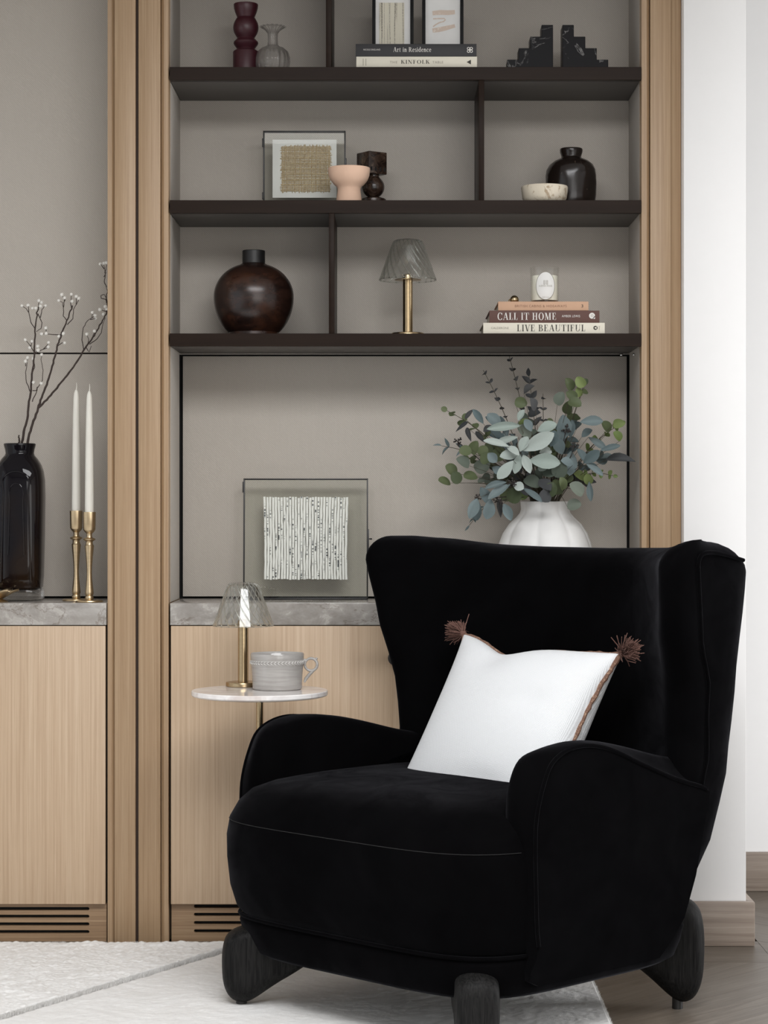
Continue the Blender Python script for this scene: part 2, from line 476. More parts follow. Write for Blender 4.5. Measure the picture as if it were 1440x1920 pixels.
def window(n, axis, pos, u0, u1, z0, z1):
    mb = MB(); t = .05
    def bx(a0, a1, b0, b1):
        if axis == 'x': mb.box(pos - .02, pos + .02, a0, a1, b0, b1, .003)
        else: mb.box(a0, a1, pos - .02, pos + .02, b0, b1, .003)
    bx(u0, u0 + t, z0, z1); bx(u1 - t, u1, z0, z1); bx(u0 + t, u1 - t, z0, z0 + t); bx(u0 + t, u1 - t, z1 - t, z1)
    um = (u0 + u1) / 2; bx(um - .02, um + .02, z0 + t, z1 - t)
    struct('window_%d' % n, mb, plain('window_frame_paint', srgb(230, 229, 226), .4))
window(1, 'y', FY0 - .05, 1.8, 3.3, .1, 2.4); window(2, 'x', FX0 - .05, -3.65, -1.35, .1, 2.4); window(3, 'x', FX1 + .05, -1.1, -.1, .15, 1.85); window(4, 'y', FY0 - .05, .05, 1.55, .1, 2.4)  # last window is made up, unseen, framing the added rear fill

def skirt(name, poly):
    mb = MB()
    mb.prism_xy(poly, 0, .112)
    return struct(name, mb, SKIRT, bevel=.004)
skirt('baseboard_pier', [(.7315, -.048), (.9076, -.048), (.9076, .46), (.8878, .46), (.8878, -.0302), (.7315, -.0302)])
skirt('baseboard_far', [(.60, FY1 - .018), (FX1, FY1 - .018), (FX1, FY1 - .0002), (.60, FY1 - .0002)])

# ------------------------------------------------------------------ built-in joinery
XL, XR, YB = -.5635, .6294, .30
S1, S2, S3, S0, WT = 2.2094, 1.8733, 1.5371, 2.5455, .8566
ST = .0325
TOP = 2.7795
def X0(px): return (px - PX) / (F / D0)

bk = thing('bookcase', 'tall oak framed open bookcase with dark bronze shelves and fabric back', 'bookcase', (.033, .15, 0))
def strip_poly(xa, xb, chamf_right):
    y = .007; c = .006
    if chamf_right: return [(xa, y), (xb - c, y), (xb, y + c), (xb, .05), (xa, .05)]
    return [(xa, y + c), (xa + c, y), (xb, y), (xb, .05), (xa, .05)]
for a, b in ((259.5, 300.5), (1219.5, 1258)):
    MB().box(X0(a), X0(b), 0, .05, 0, TOP, .0012).build('stile', OAK, bk, True)
MB().prism_xy([(X0(301.5), .012), (X0(307), .006), (X0(315), .006), (XL - .0005, .007), (XL - .0005, .05), (X0(301.5), .05)], 0, TOP).build('inner_lip', OAK, bk, True, ang=20)
MB().prism_xy([(XR + .0005, .006), (X0(1213), .006), (X0(1218), .011), (X0(1218), .05), (XR + .0005, .05)], 0, TOP).build('inner_lip', OAK, bk, True, ang=20)
MB().prism_xy([(X0(1258.3), .001), (X0(1261), .004), (X0(1278), .014), (X0(1278), .05), (X0(1258.3), .05)], 0, TOP).build('scribe_strip', OAK, bk, True, ang=20)
MB().box(X0(300), X0(302), .03, .05, 0, TOP).box(X0(1218), X0(1219.5), .03, .05, 0, TOP).build('shadow_gap', BLACK, bk, True)
for xa, xb in ((XL - .014, XL), (XR, XR + .014)):
    MB().box(xa, xb, .05 if xa > 0 else .05, YB - .0005, S3 - ST, TOP).build('side_panel', FAB, bk, True)
    MB().box(xa, xb, .05, .283, WT + .0005, S3 - ST - .0005).build('side_panel', FAB, bk, True)
    MB().box(xa, xb, .05, .30, .0, WT - .0005).build('side_panel', OAKH, bk, True)
MB().box(XL - .014, XR + .014, YB, YB + .018, S3 - ST, TOP).build('back_panel', FAB, bk, True)
MB().box(-.5555, .6235, .292, .312, WT + .005, 1.4995, .001).build('back_panel', FAB, bk, True)
MB().box(XL - .03, XR + .03, .314, .33, WT, S3 - ST - .0005).build('gap_backing', BLACK, bk, True)
MB().box(XL - .014, XR + .014, YB + .02, YB + .04, S3 - ST, TOP).build('backing_board', BLACK, bk, True)
def shelf(z, n):
    # slab with a front lip and a channel behind it
    prof = [(.003, z), (.2995, z), (.2995, z - ST + .004), (.040, z - ST + .004), (.040, z - ST + .014), (.022, z - ST + .014), (.022, z - ST), (.003, z - ST)]
    mb = MB().loft([[(X0(318), y, q) for y, q in prof], [(XR - .0008, y, q) for y, q in prof]])
    MB().box(XL + .002, XR - .002, .0415, .2985, z - ST + .0022, z - ST + .0042).build('underside_panel', UNDER, bk, True)
    return mb.build('shelf', BRONZE, bk, True, ang=20, bevel=.0006)
for i, z in enumerate((S0, S1, S2, S3)): shelf(z, i)
for px, z0, z1 in ((616, S1, S0 - ST), (903, S2, S1 - ST), (621.5, S3, S2 - ST)):
    x = X0(px)
    MB().box(x - .0068, x + .0068, .006, .2995, z0 + .0004, z1 + .0036, .0006).build('divider', BRONZE, bk, True)
MB().lathe([(.004, 0), (.0045, .004), (.003, .008)], 12, (at(1165, 665, .278).x, .278, S3 - ST - .0045)).build('shelf_pin', CHROME, bk, True)
p = at(1191, 665, .145)
MB().ball((XR - .003, .145, p.z), .0042, 10, 6).build('shelf_pin', CHROME, bk, True)

bl = thing('bookcase', 'oak framed niche with fabric back behind berry branches at far left', 'bookcase', (-1.03, .15, 0))
MB().box(X0(214.5), X0(254), 0, .05, 0, TOP, .0012).build('stile', OAK, bl, True)
XLR = X0(201)
MB().prism_xy([(XLR, .007), (X0(209), .007), (X0(214), .014), (X0(214), .05), (XLR, .05)], 0, TOP).build('inner_lip', OAK, bl, True, ang=20)
MB().box(X0(254.2), X0(259.2), .010, .05, 0, TOP).build('shadow_gap', plain('brown_shadow_gap', srgb(52, 36, 26), .7), bl, True)
MB().box(XLR, XLR + .014, .05, YB - .0005, WT + .0005, TOP).build('side_panel', FAB, bl, True)
MB().box(-1.36, XLR + .0135, YB, YB + .018, 1.5098, TOP, .001).build('back_panel', FAB, bl, True)
MB().box(-1.36, XLR + .0135, YB, YB + .018, WT + .005, 1.5056, .001).build('back_panel', FAB, bl, True)
MB().box(-1.36, XLR + .02, YB + .02, YB + .035, WT, TOP).build('backing_board', BLACK, bl, True)

# stone worktops
def top_slab(x0, x1, label):
    o = MB().box(x0, x1, 0, .299, .8014, WT, .0012).build('worktop', STONE)
    return tag(o, label, 'worktop')
top_slab(X0(319), XR - .0008, 'grey marble worktop slab in the open bookcase beneath the eucalyptus vase')
top_slab(-1.36, X0(199.2), 'grey marble worktop slab under the brass candlesticks at far left')

def slot_panel(x0, x1, z0, z1, y0, y1, slots):
    """flat board pierced by round-ended slots"""
    bm = bmesh.new(); loops = [[(x0, z0), (x1, z0), (x1, z1), (x0, z1)]]
    for sx0, sx1, sz, r in slots:
        L = []
        for k in range(7): t = PI / 2 + PI * k / 6; L.append((sx0 + r + r * math.cos(t), sz + r * math.sin(t)))
        for k in range(7): t = -PI / 2 + PI * k / 6; L.append((sx1 - r + r * math.cos(t), sz + r * math.sin(t)))
        loops.append(L)
    edges = []
    for L in loops:
        vs = [bm.verts.new((x, y0, z)) for x, z in L]
        for i in range(len(vs)): edges.append(bm.edges.new((vs[i - 1], vs[i])))
    bmesh.ops.triangle_fill(bm, edges=edges, use_beauty=True, use_dissolve=False)
    r = bmesh.ops.extrude_face_region(bm, geom=list(bm.faces))
    for e in r['geom']:
        if isinstance(e, bmesh.types.BMVert): e.co.y = y1
    mb = MB(); bm.verts.index_update()
    mb.add([v.co[:] for v in bm.verts], [[v.index for v in f.verts] for f in bm.faces]); bm.free()
    return mb

def base_cabinet(x0, x1, doors, slots, label):
    t = thing('base_cabinet', label, 'cabinet', ((x0 + x1) / 2, .15, 0))
    MB().box(x0, x1, .04, .295, .0975, .8010).build('carcass', BLACK, t, True)
    for a, b, kn in doors:
        d = MB().box(a, b, .002, .024, .0972, .7992, .0012).build('door', OAKD, t, True)
        if kn is not None:
            k = MB()
            k.lathe([(.0055, 0), (.0055, .012), (.017, .016), (.0195, .021), (.0185, .026), (.012, .028)], 20)
            k.v = [(p[0], -p[2], p[1]) for p in k.v]
            k.v = [(p[0] + kn, p[1] + .002, p[2] + .7195) for p in k.v]
            ko = k.build('knob', IRON, d, False)
            ko.location = -t.location
    pm = slot_panel(x0, x1, .0, .0955, .020, .036, slots)
    pm.build('plinth', OAKH, t, True, ang=20)
    MB().box(x0, x1, .038, .040, 0, .0955).build('vent_backing', BLACK, t, True)
    return t
rr = .0042
base_cabinet(X0(320), XR - .003, [(X0(320.3), .0325, .009), (.0360, XR - .0035, .0595)],
             [(X0(362), X0(362) + .235, (1768 - y) / 743.6, rr) for y in (1702, 1717.5, 1733, 1748.5)],
             'oak base cabinet behind the black armchair and marble side table')
base_cabinet(-1.36, X0(198), [(-1.33, X0(197.3), None)],
             [(-1.25, X0(165.5), (1768 - y) / 743.6, rr) for y in (1706.6, 1721, 1735.5, 1750)],
             'oak base cabinet with slotted plinth under the candlesticks at far left')

# ------------------------------------------------------------------ rug
RX0, RX1, RY0, RY1 = -2.3, .4626, -2.6, -.078
GA, GB = (-.833, -.86), (-.415, -.17)
gd = np.array([GB[0] - GA[0], GB[1] - GA[1]]); gl = np.linalg.norm(gd); gd /= gl; gn = np.array([-gd[1], gd[0]])
def rug_h(x, y):
    """height of the pile, lower along the carved lines, a little higher on the far side of the line"""
    s = (x - GA[0]) * gn[0] + (y - GA[1]) * gn[1]
    h = .0115 + .0075 / (1 + np.exp(-s / .0018))
    s2 = (x + 1.02) * .35 + (y + .60) * -.936
    h = h - .004 * np.exp(-(s2 / .008) ** 2) * (s > .03) + .0012 * np.sin(x * 190 + 2 * np.sin(y * 120)) * np.sin(y * 150 + 2 * np.sin(x * 130)) * (s > .004)
    h = h + .0007 * np.sin(x * 61 + 3 * np.sin(y * 23)) * np.sin(y * 57 + 2 * np.sin(x * 31))
    return h
def field(ny, nx, sig):
    """smooth random field, about -1..1, blurred over sig cells"""
    f = np.fft.rfft2(np.random.normal(size=(ny, nx)))
    ky = np.fft.fftfreq(ny)[:, None]; kx = np.fft.rfftfreq(nx)[None, :]
    r = np.fft.irfft2(f * np.exp(-2 * (PI * sig) ** 2 * (kx ** 2 + ky ** 2)), (ny, nx))
    return r / r.std() / 1.6
xs = np.concatenate([np.linspace(RX0, -1.0, 40)[:-1], np.linspace(-1.0, RX1, 500)]); ys = np.concatenate([np.linspace(RY0, -1.16, 40)[:-1], np.linspace(-1.16, RY1, 370)])
nx, ny = len(xs), len(ys)
gx, gy = np.meshgrid(xs, ys)
ss = (gx - GA[0]) * gn[0] + (gy - GA[1]) * gn[1]
far = 1 / (1 + np.exp(-ss / .004))
gz = rug_h(gx, gy) + field(ny, nx, 1.1) * (.0005 + .0006 * far) + field(ny, nx, 3.2) * (.0004 + .0011 * far)
gz = np.where((ss > -.009) & (ss < .005), .0035, gz)
gz[0, :] = gz[-1, :] = .002; gz[:, 0] = gz[:, -1] = .002
co = np.concatenate([np.stack([gx, gy, gz], -1).reshape(-1, 3), [(RX0, RY0, .0004), (RX1, RY0, .0004), (RX1, RY1, .0004), (RX0, RY1, .0004)]])
jj, ii = np.meshgrid(np.arange(ny - 1), np.arange(nx - 1), indexing='ij'); q = (jj * nx + ii).reshape(-1)
quads = np.concatenate([np.stack([q, q + 1, q + nx + 1, q + nx], -1), [[nx * ny + 3, nx * ny + 2, nx * ny + 1, nx * ny]]]).astype(np.int32)
me = bpy.data.meshes.new('rug')
me.vertices.add(len(co)); me.vertices.foreach_set('co', co.reshape(-1))
me.loops.add(len(quads) * 4); me.loops.foreach_set('vertex_index', quads.reshape(-1))
me.polygons.add(len(quads)); me.polygons.foreach_set('loop_start', np.arange(0, len(quads) * 4, 4, dtype=np.int32))
me.update(calc_edges=True); me.shade_smooth(); me.materials.append(RUG)
rug = link('rug', me)
tag(rug, 'cream wool rug with carved lines on the floor under the armchair', 'rug')
# tufts along the rug's edges and the carved step
NP = 60000
k1, k2 = 11000, 21000
px = np.random.uniform(-1.0, RX1, NP); py = np.full(NP, RY1) - np.abs(np.random.normal(0, .004, NP))
px[k1:k2] = RX1 - np.abs(np.random.normal(0, .003, k2 - k1)); py[k1:k2] = np.random.uniform(-1.16, RY1, k2 - k1)
u = np.random.uniform(-.5, 1.12, NP - k2) * gl; w_ = np.random.uniform(.001, .0075, NP - k2); px[k2:] = GA[0] + gd[0] * u + gn[0] * w_; py[k2:] = GA[1] + gd[1] * u + gn[1] * w_
keep = (py < RY1) & (px < RX1); px, py = px[keep], py[keep]; NP = len(px)
hh = rug_h(px, py); base = np.full(NP, .003)
ang = np.random.uniform(0, 2 * PI, NP); wd = np.random.uniform(.0007, .0014, NP)
lean = np.random.normal(0, .0022, (NP, 2))
tip = hh + np.random.uniform(-.0010, .0014, NP)
V = np.empty((NP, 3, 3))
V[:, 0] = np.stack([px - wd * np.cos(ang), py - wd * np.sin(ang), base], -1)
V[:, 1] = np.stack([px + wd * np.cos(ang), py + wd * np.sin(ang), base], -1)
V[:, 2] = np.stack([px + lean[:, 0], py + lean[:, 1], tip], -1)
me = bpy.data.meshes.new('pile')
me.vertices.add(NP * 3); me.vertices.foreach_set('co', V.reshape(-1))
me.loops.add(NP * 3); me.loops.foreach_set('vertex_index', np.arange(NP * 3, dtype=np.int32))
me.polygons.add(NP); me.polygons.foreach_set('loop_start', np.arange(0, NP * 3, 3, dtype=np.int32))
me.update(calc_edges=True); me.materials.append(RUG)
link('pile', me, rug, kind='stuff')

# ------------------------------------------------------------------ armchair
ch = thing('armchair', 'black velvet wing armchair with stubby black wooden legs on the cream rug', 'chair', (.148, -.7165, .0118), -PI / 4)
def sm(a, b, x):
    t = min(1, max(0, (x - a) / (b - a))); return t * t * (3 - 2 * t)
def interp(tab, z):
    for (z0, v0), (z1, v1) in zip(tab, tab[1:]):
        if z <= z1:
            t = max(0, (z - z0) / (z1 - z0)); t = t * t * (3 - 2 * t) * .5 + t * .5
            return v0 + (v1 - v0) * t
    return tab[-1][1]
WF = [(.1, .385), (.2, .405), (.35, .435), (.5, .437), (.62, .442), (.8, .462), (.95, .483), (1.03, .477)]   # half width at the wing's front
WBK = [(.1, .33), (.2, .375), (.35, .42), (.5, .432), (.7, .45), (.95, .474), (1.03, .468)]
VBK = [(.1, .35), (.25, .42), (.36, .462), (.5, .503), (.7, .512), (.89, .52), (1.03, .52)]
VFR = [(.1, .15), (.3, .21), (.45, .225), (.55, .235), (.7, .226), (.8, .190), (.947, .160), (1.03, .175)]
VPI = [(.488, .292), (.55, .309), (.7, .298), (.8, .258), (.947, .219)]
HB = [(.1, .075), (.5, .075), (.9, .066), (1.03, .055)]
HW = [(.1, .05), (.5, .05), (.7, .046), (.95, .038), (1.03, .035)]

VIN = [(.1, .27), (.5, .335), (.7, .352), (.95, .385), (1.03, .39)]          # face of the back, at its middle
def section(z, phi=0.0):
    """plan of the back at height z: outer and inner points in pairs, right half, from the wing tip to the middle"""
    wf, wb, vb, vf, vi = interp(WF, z), interp(WBK, z), interp(VBK, z), interp(VFR, z), interp(VIN, z)
    vf += .085 * (1 - math.cos(phi))
    R = .17; ut = wf - .062
    bez = lambda a, c, e, t: a * (1 - t) ** 2 + c * 2 * t * (1 - t) + e * t * t
    o0, i0, ct = Vector((wf, vf + .055)), Vector((ut, vf + .006)), Vector((wf - .004, vf - .022))
    mid = bez(o0, ct, i0, .55)
    out = [bez(o0, ct, i0, .55 * (1 - k / 5)) for k in range(5)]; inn = [bez(o0, ct, i0, .55 + .45 * k / 5) for k in range(5)]
    B = Vector((wb, vb - R))
    out += [o0.lerp(B, k / 8) for k in range(9)]
    out += [Vector((wb - R * (1 - math.cos(PI / 2 * k / 9)), vb - R + R * math.sin(PI / 2 * k / 9))) for k in range(1, 10)]
    xe = out[-1].x
    out += [Vector((xe * (1 - k / 9), vb + .012 * math.sin(PI / 2 * k / 9))) for k in range(1, 10)]
    n = len(out) - 5
    for k in range(n):
        u = ut * (1 - k / (n - 1))
        inn.append(Vector((u, vi - (vi - vf - .006) * (u / ut) ** 2.35)))
    c = math.cos(phi); res = []
    for o, i in zip(out, inn):
        m = (o + i) / 2; res.append((m + (o - m) * max(.02, c), m + (i - m) * max(.02, c)))
    return res
rings = []
def shell_ring(z, phi, zadd):
    def P(p, sx):
        lift = .031 * sm(.75, 1.0, z) * min(1, (abs(p.x) / .43)) ** 2 * (1 - .85 * sm(.36, .50, p.y))
        return (sx * p.x, p.y, z + zadd + lift)
    m = section(z, phi)
    return [P(o, 1) for o, i in m] + [P(o, -1) for o, i in reversed(m[:-1])] + [P(i, -1) for o, i in m[1:]] + [P(i, 1) for o, i in reversed(m[1:])][1:]
for z in (.13, .2, .28, .36, .44, .5, .56, .62, .68, .74, .8, .85,    .9, .925, .936): rings.append(shell_ring(z, 0, 0))
for k in range(1, 9):
    ph = PI / 2 * k / 8; rings.append(shell_ring(.936, ph, .056 * math.sin(ph)))
MB().loft(rings).build('backrest', VELVET, ch, ang=80)

OUT = [(-.20, .13), (-.240, .22), (-.248, .34), (-.250, .423), (-.245, .48), (-.2256, .537), (-.2002, .578), (-.153, .6006), (-.0913, .606), (-.017, .592), (.0741, .558), (.192, .515), (.289, .488), (.32, .475), (.27, .30), (.19, .13)]
INN = [(-.19, .13), (-.230, .22), (-.240, .34), (-.247, .43), (-.250, .485), (-.240, .538), (-.214, .577), (-.162, .592), (-.0913, .600), (-.017, .595), (.0741, .578), (.192, .55), (.289, .533), (.32, .52), (.27, .30), (.19, .13)]
def dens(poly, m=4):
    """smooth closed polyline (Catmull-Rom) away from the hidden bottom corners"""
    out = []; n = len(poly)
    for i in range(n):
        p0, p1, p2, p3 = [Vector(poly[(i + k - 1) % n]) for k in range(4)]
        for k in range(m):
            t = k / m
            if i >= n - 4: q = p1.lerp(p2, t)
            else: q = .5 * ((2 * p1) + (p2 - p0) * t + (2 * p0 - 5 * p1 + 4 * p2 - p3) * t * t + (3 * p1 - p0 - 3 * p2 + p3) * t ** 3)
            out.append(q)
    return out
OD, ID = dens(OUT), dens(INN)
def taper(z): return .402 + .042 * sm(.10, .22, z)
def arm(side):
    mb = MB(); rr_ = []
    n = len(OD)
    for t in (.0, .06, .14, .25, .38, .5, .62, .74, .84, .92, .97, 1.0):
        L = []
        a = sm(0, .55, t); cur = [OD[i].lerp(ID[i], a) for i in range(n)]
        first = (len(rr_) == 0)
        bul = .011 * math.sin(PI * min(1, t / .9)) - .045 * max(0, (t - .72) / .28) ** 2.2 
        for i in range(n):
            tg = (cur[(i + 1) % n] - cur[i - 1]).normalized(); nr = Vector((-tg.y, tg.x))
            w = 1 if cur[i].y > .2 and cur[i].x < .34 else .0
            q = cur[i] + nr * bul * w
            u = taper(q.y) - .004 - .098 * t
            L.append((side * u, q.x, q.y))
        rr_.append(L)
    mb.loft(rr_)
    a = mb.build('arm', VELVET, ch, ang=50)
    pl = [(side * (taper(p.y) - .004), p.x, p.y) for p in OD[4 * 1:4 * 12 + 3]]
    MB().tube(pl, .0045, 8).build('arm_piping', VELVET, a)
    return a
arm(1); arm(-1)
# wing piping: up the front of the outer panel, then back along its top
for s in (1, -1):
    pl = []
    for k in range(17):
        z = .488 + (.938 - .488) * k / 16
        lift = .031 * sm(.75, 1.0, z)
        pl.append((s * (interp(WF, z) + .0015), interp(VPI, z), z + lift))
    f0 = Vector(pl[-1])
    e = Vector((s * (interp(WBK, .96) - .004), 40e-2, .972))
    c1 = f0 + Vector((0, .002, .04)); c2 = Vector((s * .478, f0.y + .06, .994))
    for k in range(1, 13):
        t = k / 12
        pl.append(((1 - t) ** 3 * f0 + 3 * (1 - t) ** 2 * t * c1 + 3 * (1 - t) * t * t * c2 + t ** 3 * e)[:])
    MB().tube(pl, .0045, 8).build('wing_piping', VELVET, ch)

def plan(a, bf, bb, n, m=64):
    L = []
    for k in range(m):
        t = 2 * PI * k / m; c, s = math.cos(t), math.sin(t)
        x = a * math.copysign(abs(c) ** (2 / n), c); b = bb if s > 0 else bf
        L.append((x, b * math.copysign(abs(s) ** (2 / n), s)))
    return L
rings = []
for z, a, bf, n in ((.19, .392, .345, 5), (.198, .41, .365, 5), (.215, .420, .380, 4.9), (.26, .427, .397, 4.8), (.32, .431, .406, 4.7), (.37, .432, .409, 4.6), (.41, .428, .404, 4.5),
                    (.442, .420, .390, 4.2), (.466, .402, .372, 3.9), (.480, .372, .344, 3.6), (.489, .33, .305, 3.3), (.495, .26, .25, 2.8), (.499, .16, .16, 2.4), (.501, .01, .01, 2)):
    rings.append([(x, y, z) for x, y in plan(a, bf, .28 if z < .5 else min(.28, bf), n)])
seat = MB().loft(rings).build('seat', VELVET, ch, ang=80)
MB().tube([(x, y, .405) for x, y in plan(.4302, .4045, .28, 4.5)[32:] if y < -.258], .0009, 5).build('stitched_seam', plain('seam_thread', (.006, .0058, .006, 1), .95), seat)
rings = []
for z, a, bf, bb, n in ((.105, .355, .31, .33, 4.8), (.107, .38, .335, .35, 4.8), (.118, .398, .352, .365, 4.8), (.15, .410, .365, .37, 4.9), (.18, .415, .371, .375, 5), (.192, .412, .369, .37, 5), (.196, .385, .345, .36, 5)):
    rings.append([(x, y, z) for x, y in plan(a, bf, bb, n)])
base_ = MB().loft(rings).build('seat_base', VELVET, ch, ang=80)
MB().tube([(x, y, .196) for x, y in plan(.4135, .372, .37, 5, 128)[64:] if y < -.205], .0045, 6).build('base_piping', VELVET, base_)

LEG = [(.517, .165), (.521, .12), (.517, .06), (.502, .026), (.478, .014), (.452, .022), (.405, .058), (.345, .102), (.30, .14), (.30, .19), (.36, .212), (.43, .216), (.478, .207), (.506, .190)]
def leg(a, drop, zs=1.0):
    n = len(LEG); pl = []
    P = [Vector((r * (1 if zs < 1 else 1.03), .003 + (z - .014) * zs)) for r, z in LEG]
    for i in range(n):
        p0, p1, p2, p3 = [P[(i + k - 1) % n] for k in range(4)]
        for k in range(4):
            t = k / 4
            pl.append(.5 * ((2 * p1) + (p2 - p0) * t + (2 * p0 - 5 * p1 + 4 * p2 - p3) * t * t + (3 * p1 - p0 - 3 * p2 + p3) * t ** 3))
    m = len(pl); rings = []
    d = Vector((math.cos(a), math.sin(a))); s = Vector((-d.y, d.x)); H = .043
    for k in range(-7, 8):
        q = math.sin(k / 7 * PI / 2); ins = .040 * (1 - math.sqrt(max(0, 1 - q * q)))
        L = []
        for i in range(m):
            cen = Vector((min(.47, max(.36, pl[i].x)), .125 * zs)) if pl[i].y > .05 else Vector((.46, .125 * zs))
            p = pl[i].lerp(cen, ins / .040 * .42)
            w = d * p.x + s * (H * q); L.append((w.x, w.y, p.y))
        rings.append(L)
    l = MB().loft(rings).build('leg', BWOOD, ch, ang=80)
    c = d * .478
    MB().lathe([(.012, -drop), (.012, .02)], 14, (c.x, c.y, 0)).build('glide', IRON, l)
ofs = [(-PI * 3 / 4, 0, .86), (-PI / 4 + .042, 0, .86), (PI / 4, .0116, 1.2), (PI * 3 / 4, 0, 1.2)]
for a, dr, zs in ofs: leg(a, dr, zs)

# cushion
CW, CH_, CT = .475, .415, .078
a_ = Vector((math.cos(-.80), math.sin(-.80), 0)); nv = Vector((-math.cos(-.66 + PI / 2 + PI), -math.sin(-.66 + PI / 2 + PI), 0))
tl = math.radians(30)
back = Vector((-a_.y, a_.x, 0))              # away from the sitter
up = Vector((0, 0, 1)) * math.cos(tl) + back * math.sin(tl)
nf = a_.cross(up)                             # front normal points to the camera side
roll = math.radians(-3)
a2 = a_ * math.cos(roll) + up * math.sin(roll); up2 = up * math.cos(roll) - a_ * math.sin(roll)
cu = thing('cushion', 'white lumbar cushion with brown piping and tassels on the black armchair', 'cushion')
cc = at(947, 1362, -.67)
mw = Matrix((a2, up2, nf)).transposed().to_4x4(); mw.translation = cc
cu.matrix_world = mw
N = 40
def cpos(s, q):
    x = CW / 2 * s * (1 - .12 * (1 - q * q) * abs(s) ** 2) ; y = CH_ / 2 * q * (1 - .075 * (1 - s * s) * abs(q) ** 2)
    x *= 1 + .02 * abs(q) ** 4
    y -= .030 * math.exp(-((s + .30) / .34) ** 2) * max(0, q) ** 3
    return x, y
def cth(s, q):
    e = ((1 - s ** 2) * (1 - q ** 2))
    t = CT * max(0, e) ** .42
    t -= .010 * math.exp(-((s + .35) / .25) ** 2 - ((q - .72) / .22) ** 2)
    t -= .007 * math.exp(-((s - .45) / .22) ** 2 - ((q - .12 - .25 * s) / .10) ** 2)
    t -= .006 * math.exp(-((s - .2) / .3) ** 2 - ((q + .75) / .12) ** 2)
    return max(0.0015, t)
mb = MB()
g_ = lambda k: math.sin((k / N * 2 - 1) * PI / 2)
for sgn in (1, -1):
    vs = []; fs = []
    for j in range(N + 1):
        for i in range(N + 1):
            s, q = g_(i), g_(j); x, y = cpos(s, q); vs.append((x, y, sgn * cth(s, q) * (1 if sgn > 0 else 1.25)))
    for j in range(N):
        for i in range(N):
            a = j * (N + 1) + i; fs.append((a, a + 1, a + N + 2, a + N + 1))
    mb.add(vs, fs)
# close the rim
n1 = (N + 1) ** 2
rim = [i for i in range(N + 1)] + [(k + 1) * (N + 1) - 1 for k in range(1, N + 1)] + [N * (N + 1) + i for i in range(N - 1, -1, -1)] + [k * (N + 1) for k in range(N - 1, 0, -1)]
for i in range(len(rim)): mb.f.append((rim[i - 1], rim[i], rim[i] + n1, rim[i - 1] + n1))
mb.build('cover', m_cushion(), cu, ang=80)
PIPE = m_speckle('brown_cord', srgb(98, 72, 60), srgb(128, 96, 80), srgb(176, 146, 120), 260, .9, .55)
pl = []
for k in range(160):
    t = k / 160 * 4; e, f = int(t), (t - int(t)) * 2 - 1
    s, q = [(f, -1), (1, f), (-f, 1), (-1, -f)][e]
    x, y = cpos(s, q); pl.append((x + random.gauss(0, .0006), y + random.gauss(0, .0006), random.gauss(0, .0006)))
MB().tube(pl, [.0052 + random.uniform(-.0008, .0012) for _ in pl], 7, True).build('piping', PIPE, cu)
TASS = m_speckle('brown_tassel', srgb(84, 58, 50), srgb(116, 84, 74), srgb(150, 122, 110), 200, .9, .6)
for s, q, dr in ((-1, 1, (-.95, .05)), (1, 1, (.75, .35)), (-1, -1, (-.7, -.7)), (1, -1, (.7, -.7))):
    x, y = cpos(s, q); mb = MB()
    c = Vector((x, y, 0)); d = Vector((dr[0], dr[1], .25)).normalized()
    mb.ball((c + d * .004)[:], .0095, 10, 6)
    for k in range(220):
        v = (d + Vector((random.gauss(0, .4), random.gauss(0, .4), random.gauss(0, .4)))).normalized()
        l = random.uniform(.034, .048); m_ = c + v * l * .5 + Vector((random.gauss(0, .002), random.gauss(0, .002), 0))
        mb.tube([c + d * .003, m_, c + v * l + Vector((random.gauss(0, .003), random.gauss(0, .003), random.gauss(0, .003)))], [.0012, .0012, .0009], 3)
    mb.build('tassel', TASS, cu)

